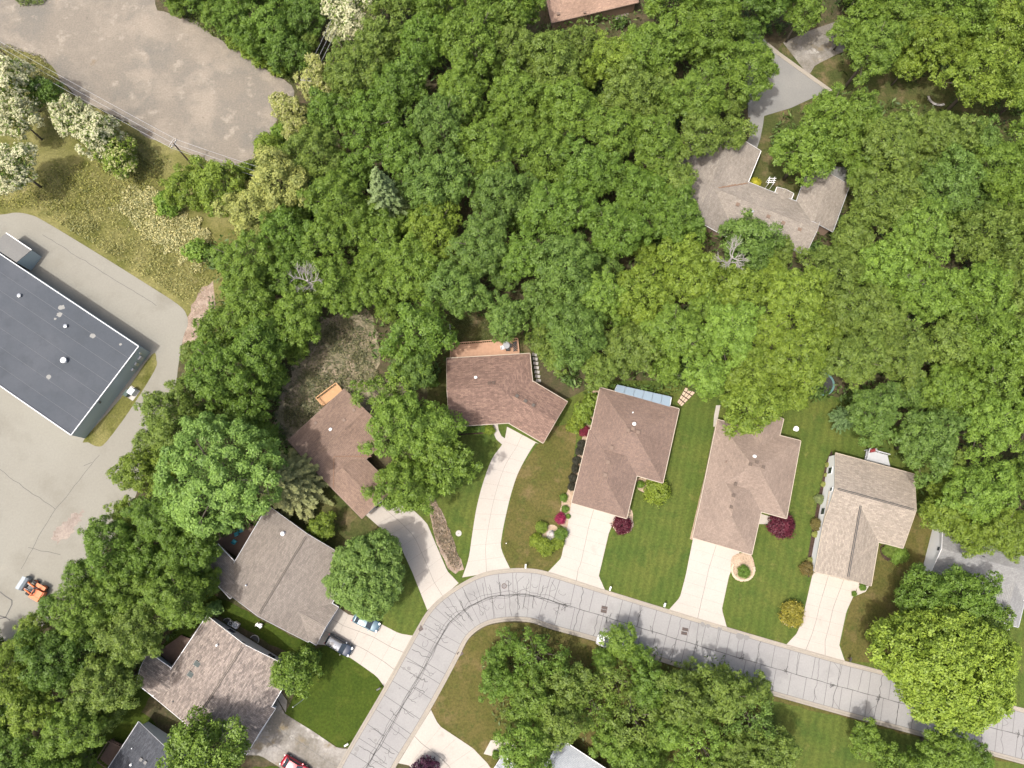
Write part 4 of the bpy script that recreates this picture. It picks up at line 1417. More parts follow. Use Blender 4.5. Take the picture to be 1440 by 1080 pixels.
put_conifer("spruce_tree", "brownish spruce with star-like drooping boughs beside the umber roof", sp_me, 16, 403, 677, 8, (0.150, 0.168, 0.062), 1.05)
put_conifer("pine_tree", "grey-green conifer standing alone inside the broadleaf wood", pn_me, 15, 541, 275, 11, (0.112, 0.160, 0.058), 1.35)
put_conifer("conifer_tree", "dark conifer on the edge above the white-walled house's deck", pn_me, 12, 1195, 585, 5, (0.070, 0.120, 0.040), 0.7)

# dead trees
def dead_tree(label, u, v, zc, size, seed, lean=0.0, name="dead_tree"):
    r = random.Random(seed)
    pos = P(u, v, zc)
    t = thing(name, label, "dead tree", (pos.x, pos.y, 0))
    mb = MB()

    def grow(a, d, L, rad, depth):
        b = a + d * L
        m = a.lerp(b, 0.5) + Vector((r.uniform(-1, 1), r.uniform(-1, 1), r.uniform(-.5, .5))) * L * 0.08
        mb.tube([a, m, b], [rad, rad * 0.8, rad * 0.55], 5)
        if depth <= 0:
            return
        for _ in range(r.choice((3, 3, 4))):
            nd_ = (d + Vector((r.uniform(-1, 1), r.uniform(-1, 1), r.uniform(-.35, .7))) * 0.75).normalized()
            grow(a.lerp(b, r.uniform(0.35, 1.0)), nd_, L * r.uniform(0.6, 0.85), rad * 0.6, depth - 1)

    trk = MB().tube([(0, 0, 0), (0.1, 0, zc * 0.5), (0, 0.1, zc)], [0.3, 0.22, 0.16], 8)
    mk("trunk", trk, M['deadwood'], t, local=True)
    for k in range(6):
        a = 2 * math.pi * k / 6 + r.uniform(-.4, .4)
        grow(Vector((0, 0.1, zc * r.uniform(0.8, 1))), Vector((math.cos(a) * .75 + lean, math.sin(a) * .75, 0.6)).normalized(), size * 0.8, 0.085, 3)
    mk("branches", mb, M['deadwood'], t, local=True)
    return t


dead_tree("bleached leafless tree beside the drab angled roof", 1030, 362, 13.5, 2.0, 4)
dead_tree("grey leafless tree at the edge of the rough slope", 432, 395, 10.5, 2.1, 9)
dead_tree("grey bare-branched snag between two crowns of the east wood", 1282, 405, 8.6, 1.6, 12)

# ---------------------------------------------------------------- the woods
def inside(p, poly):
    x, y = p
    c = False
    n = len(poly)
    for i in range(n):
        x1, y1 = poly[i]
        x2, y2 = poly[(i + 1) % n]
        if (y1 > y) != (y2 > y) and x < (x2 - x1) * (y - y1) / (y2 - y1) + x1:
            c = not c
    return c


def edge_dist(p, poly):
    best = 1e9
    n = len(poly)
    for i in range(n):
        ax, ay = poly[i]
        bx, by = poly[(i + 1) % n]
        dx, dy = bx - ax, by - ay
        t = max(0, min(1, ((p[0] - ax) * dx + (p[1] - ay) * dy) / (dx * dx + dy * dy + 1e-9)))
        best = min(best, math.hypot(p[0] - ax - t * dx, p[1] - ay - t * dy))
    return best


WOOD_MAIN = [(440, -70), (770, -70), (768, 0), (776, 26), (800, 36), (850, 27), (882, 31), (902, 10), (905, -70), (1110, -70), (1172, 20), (1150, 42), (1100, 58), (1080, 30), (1082, 55), (1096, 70), (1092, 95), (1104, 118), (1098, 145), (1062, 158), (1045, 160), (1052, 182), (1045, 202), (1010, 226), (984, 246), (980, 262), (986, 290), (992, 320), (1006, 330), (1018, 312), (1042, 303), (1066, 308), (1088, 320), (1104, 338), (1130, 358), (1143, 342), (1138, 306), (1165, 298), (1188, 298), (1200, 275), (1192, 245), (1170, 248), (1165, 262), (1130, 270), (1106, 262), (1108, 238), (1085, 215), (1080, 195), (1088, 180), (1100, 162), (1125, 140), (1150, 132), (1195, 122), (1212, 125), (1228, 146), (1260, 150), (1300, 148), (1335, 155), (1370, 140), (1394, 155), (1394, 178), (1440, 175), (1530, 165),
             (1530, 790), (1440, 786), (1395, 788), (1345, 775), (1322, 752), (1300, 740), (1288, 705), (1288, 668), (1262, 655), (1245, 640), (1215, 628), (1200, 605), (1182, 575), (1165, 562), (1135, 568), (1095, 578), (1012, 572), (1000, 558), (965, 550), (940, 560), (905, 553), (870, 548), (840, 556), (812, 556), (785, 535), (764, 508), (752, 492), (735, 482), (726, 472), (715, 460), (690, 455), (660, 445), (640, 446), (634, 462), (630, 500), (615, 540), (580, 545), (545, 530), (525, 500), (520, 462), (500, 440), (470, 438), (450, 470), (425, 505), (400, 540), (392, 580), (402, 612), (420, 640), (395, 740), (330, 748), (303, 768), (308, 818), (296, 848), (262, 885), (240, 912), (214, 926), (190, 958), (186, 985), (172, 1012), (148, 1035), (130, 1065), (115, 1150), (-70, 1150),
             (-70, 905), (0, 880), (28, 865), (55, 848), (76, 832), (90, 795), (110, 752), (134, 736), (150, 720), (164, 682), (153, 656), (166, 640), (194, 610), (200, 572), (240, 546), (250, 522), (235, 502), (242, 490), (266, 480), (274, 460), (296, 440), (302, 410), (292, 385), (296, 345), (330, 330), (375, 235), (410, 200), (420, 165), (445, 130), (455, 105), (450, 75), (475, 40)]
WOOD_HEDGE = [(213, -70), (430, -70), (455, 0), (452, 40), (440, 80), (430, 108), (412, 115), (385, 102), (362, 88), (338, 66), (303, 48), (278, 26), (246, 20), (222, 10)]
WOOD_TOP = [(1175, -70), (1530, -70), (1530, 150), (1440, 165), (1385, 158), (1340, 140), (1330, 105), (1300, 100), (1290, 122), (1258, 100), (1225, 108), (1190, 108), (1172, 75)]
WOOD_GROVE = [(678, 935), (690, 902), (716, 874), (772, 892), (800, 915), (836, 925), (842, 895), (872, 886), (896, 908), (924, 908), (935, 930), (962, 930), (986, 920), (1030, 922), (1040, 946), (1070, 946), (1084, 962), (1094, 1002), (1100, 1030), (1126, 1052), (1110, 1095), (1090, 1150), (880, 1150), (856, 1085), (838, 1065), (800, 1048), (775, 1085), (740, 1085), (706, 1048), (690, 1030), (692, 992), (676, 970)]

TREES = [(517, 809, 57), (312, 668, 92), (340, 700, 60), (403, 677, 42), (565, 598, 52), (590, 470, 46), (541, 275, 26), (1053, 590, 44), (1050, 345, 44), (1130, 215, 44), (392, 258, 44), (352, 300, 36), (306, 262, 38), (447, 114, 26), (416, 180, 18), (493, 22, 30), (712, 448, 32), (1030, 362, 10), (742, 1052, 40), (872, 902, 24)]
TINT_ANCHOR = [(560, 60, GREEN), (490, 80, OLIVE), (640, 60, MID), (700, 150, MID), (650, 200, BLUE), (470, 200, GREEN), (440, 165, OLIVE), (560, 200, GREEN), (480, 300, MID), (430, 280, GREEN), (560, 350, MID), (620, 340, YEL), (700, 380, BLUE), (760, 300, GREEN), (800, 400, BLUE), (850, 300, GREEN), (820, 180, MID), (850, 100, YEL), (800, 70, OLIVE), (900, 60, MID), (940, 170, OLIVE), (960, 60, MID), (1000, 100, MID), (1020, 20, MID), (1120, 15, DARK), (930, 390, YEL), (880, 440, LIME), (840, 500, OLIVE), (900, 520, MID), (1000, 420, MID), (980, 470, LIME), (1100, 450, YEL), (1120, 520, YEL), (1050, 540, YEL), (1200, 480, YEL), (1260, 500, OLIVE), (1330, 480, OLIVE), (1400, 500, MID), (1240, 340, OLIVE), (1180, 340, OLIVE), (1330, 350, LIME), (1300, 370, LIME), (1330, 280, BLUE), (1380, 270, BLUE), (1260, 200, OLIVE), (1200, 180, MID), (1300, 200, OLIVE), (1420, 250, MID), (1430, 330, OLIVE), (1420, 420, MID), (1280, 600, BLUE), (1250, 590, BLUE), (1340, 600, MID), (1400, 650, LIME), (1350, 700, YEL), (1420, 720, MID), (1330, 650, OLIVE), (1240, 40, MID), (1300, 60, YEL), (1380, 90, YEL), (1420, 30, MID), (340, 380, GREEN), (320, 450, MID), (280, 500, OLIVE), (340, 520, GREEN), (230, 600, OLIVE), (320, 590, OLIVE), (200, 690, YEL), (180, 760, GREEN), (250, 750, GREEN), (120, 830, MID), (230, 830, MID), (150, 900, OLIVE), (60, 900, DARK), (20, 960, YEL), (100, 960, MID), (60, 1030, GREEN), (150, 980, OLIVE), (300, 20, MID), (350, 50, GREEN), (420, 60, DARK), (380, 20, GREEN), (720, 920, GREEN), (720, 990, OLIVE), (760, 960, MID), (880, 920, GREEN), (850, 980, OLIVE), (950, 990, OLIVE), (1010, 970, OLIVE), (1060, 1020, OLIVE), (960, 1060, LIME), (750, 1050, OLIVE), (1070, 960, BLUE)]
rw = random.Random(77)
WOODS = []


def fill(poly, wood, rmax, rmin, tries, height):
    x0, x1 = max(-30, min(p[0] for p in poly)), min(1470, max(p[0] for p in poly))
    y0, y1 = max(-30, min(p[1] for p in poly)), min(1110, max(p[1] for p in poly))
    for stage, (hi, lo, n, k) in enumerate(((rmax, rmax * 0.80, tries, 0.72), (rmax * 0.8, rmax * 0.6, tries, 0.70), (rmax * 0.6, rmin, tries, 0.68))):
        for _ in range(n):
            u, v = rw.uniform(x0, x1), rw.uniform(y0, y1)
            if not inside((u, v), poly):
                continue
            r_ = rw.uniform(lo, hi)
            d = edge_dist((u, v), poly)
            if d < r_ * 0.86:
                if stage < 2 or d < rmin * 0.8:
                    continue
                r_ = max(rmin, d / 0.86)
            if any(math.hypot(u - a, v - b) < k * (r_ + c) for a, b, c in TREES):
                continue
            TREES.append((u, v, r_))
            WOODS.append((u, v, r_, wood, height))


fill(WOOD_MAIN, "main", 50, 19, 9000, 1.0)
fill(WOOD_HEDGE, "hedgerow", 32, 13, 1500, 0.75)
fill(WOOD_TOP, "corner", 50, 20, 1500, 1.0)
fill(WOOD_GROVE, "grove", 40, 17, 2500, 0.66)

LAND = [("drab angled roof", 1090, 290), ("orange-tan roof", 830, 5), ("brown angled roof", 700, 545), ("long wooden deck", 682, 490), ("mauve hip roof", 885, 620), ("pinkish hip roof", 1050, 680), ("white-walled sand roof", 1215, 730), ("light grey roof", 1400, 810), ("warehouse corner", 205, 495), ("orange loader", 52, 828), ("bobbly clumped tree", 312, 668), ("taupe roof", 400, 810), ("pebbled roof", 300, 960), ("charcoal roof", 200, 1050), ("gravel lot's tip", 400, 130), ("lone grey-green conifer", 541, 275), ("bleached dead tree", 1030, 352), ("grey dead tree", 432, 395), ("rough slope", 450, 530), ("cul-de-sac driveway", 1135, 70), ("white car under trees", 855, 898), ("cream-blossomed tree", 493, 22), ("palest yellow-green tree", 392, 258), ("pale blue-grey roof", 800, 1065), ("bare snag in the wood", 1282, 405), ("parking lot's rounded corner", 262, 445), ("upper power pole", 427, 110), ("white curved bench", 1318, 137), ("sunroom roof", 905, 553), ("muddy patch", 95, 745), ("trampoline", 1160, 566)]
ORD = ["nearest", "second nearest", "third nearest", "fourth nearest", "fifth nearest", "sixth nearest", "seventh nearest", "eighth nearest", "ninth nearest", "tenth nearest", "eleventh nearest", "twelfth nearest", "thirteenth nearest", "fourteenth nearest", "fifteenth nearest", "sixteenth nearest", "seventeenth nearest", "eighteenth nearest", "nineteenth nearest", "twentieth nearest"]
LAND += [("top-edge maple-covered corner", 1240, 60), ("sunlit crown left of the drab roof", 930, 250)][:0]
WNAME = {"main": "wood", "hedgerow": "hedgerow", "corner": "far corner wood", "grove": "roadside grove"}
WGROUP = {"main": "trees of the big wood", "hedgerow": "trees of the hedgerow by the gravel lot", "corner": "trees of the top corner wood", "grove": "trees of the roadside grove"}
rank = {}
for wood in WNAME:
    mem = [i for i, t in enumerate(WOODS) if t[3] == wood and -40 < t[0] < 1480 and -40 < t[1] < 1120]
    for (nm, lu, lv) in LAND:
        for k, i in enumerate(sorted(mem, key=lambda i: math.hypot(WOODS[i][0] - lu, WOODS[i][1] - lv))):
            if i not in rank or k < rank[i][0]:
                rank[i] = (k, nm)
MAXR = 4
pair_of = {}
for wood in WNAME:
    mem = [i for i, t in enumerate(WOODS) if t[3] == wood and -40 < t[0] < 1480 and -40 < t[1] < 1120]
    cand = []
    for x in range(len(LAND)):
        for y in range(x + 1, len(LAND)):
            mu, mv = (LAND[x][1] + LAND[y][1]) / 2, (LAND[x][2] + LAND[y][2]) / 2
            gap = math.hypot(LAND[x][1] - LAND[y][1], LAND[x][2] - LAND[y][2])
            i = min(mem, key=lambda i: math.hypot(WOODS[i][0] - mu, WOODS[i][1] - mv))
            d = math.hypot(WOODS[i][0] - mu, WOODS[i][1] - mv)
            cand.append((d + gap * 0.05, i, x, y))
    for d, i, x, y in sorted(cand):
        if i not in pair_of:
            pair_of[i] = (LAND[x][0], LAND[y][0])
for i, (u, v, r_, wood, hgt) in enumerate(WOODS):
    du = sorted(TINT_ANCHOR, key=lambda a: math.hypot(a[0] - u, a[1] - v))
    tint = du[0][2] if rw.random() < 0.75 else du[1][2]
    tn = TINTNAME[tint]
    if i in rank and (rank[i][0] < MAXR or (i not in pair_of and rank[i][0] < len(ORD))):
        label = f"{tn} leafy tree, {ORD[rank[i][0]]} of the {WNAME[wood]} to the {rank[i][1]}"
    elif i in pair_of:
        a_, b_ = pair_of[i]
        label = f"{tn} leafy tree midway from {a_} to {b_}"
    elif i in rank:
        na, nb = [l[0] for l in sorted(LAND, key=lambda l: math.hypot(l[1] - u, l[2] - v))[:2]]
        label = f"{tn} woodland tree, nearer the {na} than the {nb}"
    else:
        label = f"{tn} leafy tree where the {WNAME[wood]} runs out of view"
    sparse = wood == 'grove' and rw.random() < 0.45
    kind = 'broad_big' if r_ > 39 else ('broad' if r_ > 24 else 'broad_small')
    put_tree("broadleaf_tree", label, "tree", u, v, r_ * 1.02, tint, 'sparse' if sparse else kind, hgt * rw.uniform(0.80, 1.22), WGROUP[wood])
print("woodland trees", len(WOODS))

# ---------------------------------------------------------------- shrubs
BURG = (0.075, 0.012, 0.022)
MAG = (0.22, 0.02, 0.06)
DKSH = (0.035, 0.035, 0.022)
LIM2 = (0.14, 0.19, 0.02)
GOLD = (0.19, 0.175, 0.025)


def shrub(label, u, v, rpx, tint, kind='shrub', name="shrub", flat=1.0, group=None, cat="shrub"):
    lst = PROTO[kind]
    p = lst[random.randrange(len(lst))]
    hc = 0.5
    R = rpx * mpp(u, v, hc)
    s = R / p['R']
    hc = p['hc'] * s * flat
    pos = P(u, v, hc)
    t = thing(name, label, cat, (pos.x, pos.y, 0), random.uniform(0, 6.28), group)
    tr = share("stem", p['trunk'], t)
    tr.scale = (s * 0.8, s * 0.8, s * flat * 0.9)
    c = share("foliage", p['crown'], t, (0, 0, hc))
    c.scale = (s, s, s * flat)
    k = random.uniform(0.95, 1.05)
    c.color = (tint[0] * k, tint[1] * k, tint[2] * k, 1)
    return t


shrub("round lime-green bush at the mauve house's front corner", 923, 690, 15.5, LIM2)
shrub("small green bush beside the round lime bush, against the mauve house", 901, 681, 5, GREEN)
shrub("burgundy shrub in the gravel ring at the mauve garage corner", 875, 738, 11, BURG)
shrub("wide burgundy mound at the pinkish house's front corner", 1098, 737, 17, BURG, flat=0.8)
shrub("golden round bush beside the widest driveway and the road", 1114, 864, 15, GOLD)
shrub("green hosta clump in the pinkish house's gravel ring", 1046, 804, 7.5, GREEN)
shrub("red shrub at the top of the mauve house's gravel bed", 822, 607, 7, (0.14, 0.015, 0.03))
shrub("magenta-flowered shrub at the foot of the gravel bed", 788, 729, 7, MAG)
for k, (u, v) in enumerate(((818, 625), (815, 635), (811, 648), (809, 659), (806, 672), (804, 684))):
    shrub(f"dark clipped shrub against the mauve house wall, {['first', 'second', 'third', 'fourth', 'fifth', 'sixth'][k]} from the red shrub", u, v, 5.5, DKSH, group="dark shrubs along the mauve house")
for k, (lab, u, v, r_) in enumerate((("low green plant at the gravel bed's upper end, topmost", 838, 557, 4.5), ("low green plant in the gravel bed, second from the top", 835, 570, 4.5), ("low green plant in the gravel bed, third from the top", 832, 581, 4), ("low green plant just above the red shrub", 829, 593, 4), ("green tuft beside the driveway, just below the dark shrubs", 793, 700, 5), ("green tuft above the magenta shrub", 795, 716, 4.5), ("tiny green tuft right of the magenta shrub", 799, 726, 3))):
    shrub(lab, u, v, r_, GREEN)
for lab, u, v, r_, c in (("bright bush at the top of the island bed's ring", 762, 741, 7.5, YEL), ("bright bush at the island bed's left side", 755, 760, 9, LIM2), ("widest bush at the bottom of the island bed's ring", 768, 769, 11, LIM2), ("bush at the island bed's lower right beside the driveway", 784, 764, 8, LIM2), ("dark bush at the island bed's right side", 789, 752, 8.5, GREEN)):
    shrub(lab, u, v, r_, c)
for lab, u, v, r_, c in (("tiny pale topiary, topmost along the white gable wall", 1164, 654, 3, PALE), ("tiny grey-green topiary, second along the white gable wall", 1162, 668, 2.6, PALE), ("small pale topiary, third along the white gable wall", 1158, 681, 3.2, PALE), ("pale green round topiary halfway along the white gable wall", 1152, 702, 6, (0.16, 0.2, 0.08)), ("olive round topiary below the pale one on the white wall", 1149, 737, 8, (0.12, 0.105, 0.03)), ("small pale topiary just below the olive one", 1146, 751, 4, PALE), ("small pale topiary near the white wall's lower end", 1139, 788, 4, PALE), ("brownish olive topiary at the sand house's garage corner", 1135, 799, 8.5, (0.125, 0.10, 0.03))):
    shrub(lab, u, v, r_, c, flat=1.2)
shrub("olive bush under the sand house's inner corner", 1250, 774, 8, OLIVE)
shrub("bright green bush at the sand roof's front corner", 1264, 781, 10.5, LIME)
shrub("small round bush on the little walk by the sand garage", 1213, 826, 4, GREEN)
shrub("smallest round bush at the edge of the widest driveway", 1201, 835, 3.2, GREEN)
shrub("clipped bush at the brown angled house's front walk", 688, 604, 7, LIM2)
shrub("bright yellow shrub in the drab house's court", 1062, 257, 6.5, (0.34, 0.33, 0.03))
shrub("dark purple shrub by the bottom driveway", 598, 1082, 16, (0.045, 0.012, 0.03), 'bush')
shrub("second purple shrub, by the pale roof's small wing", 725, 1076, 11, (0.045, 0.012, 0.03), 'bush')
shrub("little green bush at the bottom driveway's end", 697, 1061, 5, GREEN)
shrub("purple-leaved sapling in the grove's gap", 913, 1041, 6, (0.04, 0.015, 0.03), 'bush')
shrub("small dark bush between the brown house and its side trees", 607, 536, 9, GREEN, 'bush')
for k, (lab, u, v, r_) in enumerate((("tall bright bush in the side thicket, topmost", 836, 566, 11), ("tall bright bush, second in the side thicket", 826, 580, 12), ("bright bush in the middle of the side thicket", 817, 596, 10), ("bright bush at the side thicket's lower end", 810, 601, 8))):
    shrub(lab, u - 6, v, r_, LIM2 if k > 1 else YEL, 'bush')
for lab, u, v, r_ in (("low bright bush on the hedgerow's foot, nearest the dark shadow", 328, 60, 10), ("low bright bush on the hedgerow's foot, second along", 348, 72, 10), ("low bright bush on the hedgerow's foot, third along", 366, 86, 11), ("low bright bush on the hedgerow's foot, at its tip", 390, 98, 11), ("bright bush on the lot's right shore below the flowering trees", 394, 186, 12), ("bright low bush on the lot's right shore, further down", 378, 232, 12), ("low bush at the wood's edge under the wires", 344, 240, 10), ("low bush between the meadow and the wire pole", 236, 288, 16), ("dark bush on the meadow's inner corner", 278, 352, 16)):
    shrub(lab, u, v, r_, YEL if r_ < 12 else LIME, 'bush')

# boxwood hedge before the brown angled house
hd = thing("hedge", "dark clipped hedge along the brown angled house's front", "hedge", P(660, 604))
rngh = np.random.default_rng(5)
A, B = P(640, 606, 0.5), P(682, 603, 0.5)
n = 5200
tt = rngh.uniform(0, 1, n)
base = np.array([A.x, A.y, 0])[None] * (1 - tt)[:, None] + np.array([B.x, B.y, 0])[None] * tt[:, None] - np.array(wloc(hd))[None]
base[:, 1] += rngh.uniform(-0.5, 0.5, n)
base[:, 2] = 0.9 * np.sqrt(rngh.uniform(0, 1, n)) + 0.05
hm = leaf_cloud("foliage", base, rngh.normal(0, 0.5, (n, 3)) + np.array([0, 0, 0.8]), np.full(n, 0.16), rngh.uniform(0, 1, n), np.ones(n), M['leaf'])
ho = share("foliage", hm, hd)
ho.color = rgba(DARK)

# arborvitae at the pebbled house
av = spruce_mesh(15, 1.15, 5.5, 0.24, -0.5, 150)
put_conifer("arborvitae", "lone cone-shaped evergreen at the pebbled house's back corner", av, 5.5, 302, 855, 2.2, (0.085, 0.15, 0.03), 1.0, "evergreen")

# rough grass and weeds on meadow and slope
PAVED = [[(-300, 295), (0, 295), (45, 294), (70, 306), (140, 350), (212, 394), (258, 424), (272, 442), (272, 464), (262, 490), (258, 530), (248, 565), (222, 625), (198, 705), (156, 778), (116, 838), (66, 890), (-60, 930), (-300, 950)], [(1055, 30), (1100, 72), (1175, 128), (1115, 158), (1075, 172), (1048, 170), (1044, 90)], [(1095, 58), (1175, 26), (1205, 18), (1205, 72), (1180, 82), (1140, 112)], [(870, 8), (888, 8), (888, 32), (864, 32)]]


def tufts(name, poly, n, size, tint, seed, zmax=0.5, dens=None):
    rng = np.random.default_rng(seed)
    x0, x1 = min(p[0] for p in poly), max(p[0] for p in poly)
    y0, y1 = min(p[1] for p in poly), max(p[1] for p in poly)
    nc = max(70, n // 120)
    cl = np.stack([rng.uniform(x0, x1, nc), rng.uniform(y0, y1, nc), rng.uniform(5, 18, nc)], 1)
    got = []
    have = 0
    px, py = np.array([p[0] for p in poly]), np.array([p[1] for p in poly])
    qx, qy = np.roll(px, -1), np.roll(py, -1)
    while have < n:
        k = cl[rng.integers(nc, size=n)]
        free = rng.uniform(size=n) > 0.7
        u = np.where(free, rng.uniform(x0, x1, n), k[:, 0] + rng.normal(0, 1, n) * k[:, 2])
        v = np.where(free, rng.uniform(y0, y1, n), k[:, 1] + rng.normal(0, 0.7, n) * k[:, 2])
        ins = np.zeros(n, bool)
        for a, b, c, d in zip(px, py, qx, qy):
            if b != d:
                ins ^= ((b > v) != (d > v)) & (u < (c - a) * (v - b) / (d - b) + a)
        for av in PAVED:
            out = np.zeros(n, bool)
            for (a, b), (c, d) in zip(av, av[1:] + av[:1]):
                if b != d:
                    out ^= ((b > v) != (d > v)) & (u < (c - a) * (v - b) / (d - b) + a)
            ins &= ~out
        got.append(np.stack([u[ins], v[ins]], 1))
        have += int(ins.sum())
    uv = np.concatenate(got)[:n]
    x = (uv[:, 0] - W0 / 2) / F
    y = (H0 / 2 - uv[:, 1]) / F
    t = CAMH / (cp - y * sp)
    pts = np.stack([x * t, (y * cp + sp) * t, rng.uniform(0.05, zmax, n)], 1)
    me = leaf_cloud(name, pts, rng.normal(0, 0.6, (n, 3)) + np.array([0, 0, 0.7]), size * rng.uniform(0.5, 1.4, n), rng.uniform(0, 1, n), rng.uniform(0, 1, n), M['leaf'], 0.4, rng)
    o = share(name, me)
    o.color = rgba(tint)
    o['kind'] = 'stuff'


tufts("undergrowth", [(10, -15), (80, -15), (60, 8), (30, 10)], 1500, 0.34, (0.10, 0.14, 0.03), 13, 0.8)
tufts("undergrowth", WOOD_MAIN, 70000, 0.75, (0.075, 0.125, 0.028), 21, 2.2)
tufts("undergrowth", WOOD_TOP, 6000, 0.7, (0.075, 0.12, 0.028), 22, 1.6)
tufts("undergrowth", WOOD_GROVE, 4000, 0.5, (0.085, 0.125, 0.03), 23, 0.9)
MEAD = [(60, 262), (200, 250), (245, 290), (300, 330), (296, 400), (262, 432), (205, 392), (130, 345), (60, 300)]
tufts("tall_grass", MEAD, 9000, 0.32, (0.225, 0.225, 0.08), 3)
tufts("tall_grass", jag([(185, 268), (215, 270), (250, 290), (290, 322), (298, 350), (284, 388), (262, 372), (228, 352), (190, 318), (150, 300)], 6, 9, 31), 9000, 0.34, (0.40, 0.385, 0.19), 4, 0.6)
tufts("tall_grass", [(-20, 240), (60, 240), (200, 215), (240, 260), (150, 300), (60, 296), (-20, 292)], 5000, 0.34, (0.20, 0.205, 0.055), 5)
tufts("undergrowth", [(470, 445), (520, 450), (530, 520), (560, 560), (500, 545), (450, 590), (400, 610), (400, 560), (430, 505)], 7000, 0.34, (0.12, 0.125, 0.06), 6, 0.5)
tufts("undergrowth", [(215, -5), (250, 22), (300, 52), (340, 72), (386, 106), (412, 118), (430, 100), (380, 60), (300, 10)], 6000, 0.34, (0.09, 0.13, 0.025), 7, 0.8)
tufts("undergrowth", [(395, 165), (375, 200), (360, 225), (330, 236), (345, 255), (400, 235), (420, 190)], 5000, 0.34, (0.11, 0.155, 0.03), 8, 0.8)
tufts("undergrowth", [(604, 705), (612, 702), (632, 745), (650, 798), (638, 803), (612, 755)], 1800, 0.26, (0.20, 0.165, 0.11), 9, 0.3)
tufts("undergrowth", [(80, 120), (110, 148), (200, 196), (250, 235), (190, 260), (110, 200), (60, 150)], 4000, 0.34, (0.14, 0.15, 0.045), 10, 0.5)
tufts("undergrowth", [(0, 60), (60, 78), (90, 118), (60, 120), (0, 95)], 1500, 0.3, (0.14, 0.14, 0.05), 12, 0.5)
tufts("undergrowth", [(640, 448), (690, 450), (730, 472), (636, 484)], 1200, 0.24, (0.075, 0.08, 0.03), 11, 0.3)

# ---------------------------------------------------------------- decks
def deck(name, label, corners, z, mat, rails=(), along=0, group=None, stair=None):
    c = [P(u, v, z) for u, v in corners]
    cen = sum(c, Vector()) / 4
    t = thing(name, label, "deck", (cen.x, cen.y, 0))
    a, b, d, e = c if along == 0 else (c[1], c[2], c[3], c[0])
    L = (e - a).length
    n = max(4, int(L / 0.16))
    mb = MB()
    for i in range(n):
        g = 0.06
        p = [a.lerp(e, (i + g) / n), b.lerp(d, (i + g) / n), b.lerp(d, (i + 1 - g) / n), a.lerp(e, (i + 1 - g) / n)]
        mb.prism([(q.x, q.y) for q in p], z - 0.05 + random.uniform(-.004, .004), z)
    mk("boards", mb, M[mat], t, kind='stuff')
    mb = MB()
    for q in c:
        q2 = q.lerp(cen, 0.04)
        mb.box((q2.x, q2.y, (z - 0.06) / 2), (0.14, 0.14, z - 0.06))
    mb.prism([(q.lerp(cen, 0.02).x, q.lerp(cen, 0.02).y) for q in c], z - 0.26, z - 0.07)
    mk("frame", mb, M[mat], t)
    for i in rails:
        p, q = c[i], c[(i + 1) % 4]
        up = Vector((0, 0, 0.95))
        mk("rail", MB().bar(p + up, q + up, 0.14, 0.06), M[mat], t)
        m = MB()
        k = max(2, int((q - p).length / 0.35))
        for j in range(k + 1):
            s = p.lerp(q, j / k)
            m.bar(s, s + Vector((0, 0, 0.92)), 0.05 if j % 5 else 0.1)
        mk("baluster", m, M[mat], t, kind='stuff')
    return t


deck("deck", "long orange-brown wooden deck with patio furniture behind the brown house", [(634, 485), (728, 478), (730, 498), (634, 505)], 0.9, 'deck', (0, 3, 1), 0)
deck("deck", "small fresh-wood deck on the umber house's back", [(446, 561), (474, 540), (482, 549), (455, 571)], 0.8, 'deck_new', (0, 1, 3), 0)
deck("deck", "dark brown court deck with teal chairs beside the taupe roof", [(300, 760), (346, 733), (362, 742), (334, 784)], 0.4, 'deck_dark', (), 0)
deck("deck", "dark reddish court deck beside the pebbled roof", [(222, 916), (255, 893), (272, 900), (242, 936)], 0.4, 'deck_dark', (), 0)
deck("deck", "small dark railed deck behind the charcoal house", [(157, 1040), (174, 1048), (153, 1077), (140, 1067)], 0.9, 'deck_dark', (0, 2, 3), 1)
deck("deck", "pale grey deck on the back of the white-walled house", [(1219, 632), (1248, 640), (1252, 656), (1216, 647)], 0.9, 'deck_grey', (0, 3), 0)

# patio furniture
def chair(label, u, v, z, mat, rz, group):
    p = P(u, v, z)
    t = thing("patio_chair", label, "chair", p, rz, group)
    mk("seat", MB().box((0, 0, 0.42), (0.6, 0.6, 0.06)), M[mat], t, local=True)
    mk("backrest", MB().bar((-0.3, -0.3, 0.68), (-0.3, 0.3, 0.68), 0.06, 0.5), M[mat], t, local=True)
    for x in (-.26, .26):
        for y in (-.26, .26):
            mk("leg", MB().bar((x, y, 0), (x, y, 0.4), 0.05), M[mat], t, local=True)
    for y in (-.3, .3):
        mk("arm", MB().box((0, y, 0.6), (0.55, 0.07, 0.04)), M[mat], t, local=True)
    return t


t = thing("patio_table", "round table on the long deck between white chairs", "table", P(712, 487, 0.9))
mk("tabletop", MB().lathe((0, 0, 0.7), [(0.6, 0), (0.6, 0.04)], 16), M['metal'], t, local=True)
for a in (0.8, 2.4, 3.9, 5.5):
    mk("leg", MB().bar((0.4 * math.cos(a), 0.4 * math.sin(a), 0), (0.3 * math.cos(a), 0.3 * math.sin(a), 0.7), 0.05), M['darkmetal'], t, local=True)
chair("pale chair left of the deck table", 706.5, 490, 0.9, 'white', 0.2, "chairs on the long deck")
chair("pale chair above the deck table", 711, 484, 0.9, 'white', -1.5, "chairs on the long deck")
chair("dark chair right of the deck table", 717, 487, 0.9, 'darkmetal', 3.0, "chairs on the long deck")
chair("dark chair below the deck table", 714, 492, 0.9, 'darkmetal', 1.6, "chairs on the long deck")
t = thing("glider_bench", "slatted dark bench at the long deck's right end", "bench", P(724, 488, 0.9), 0.1)
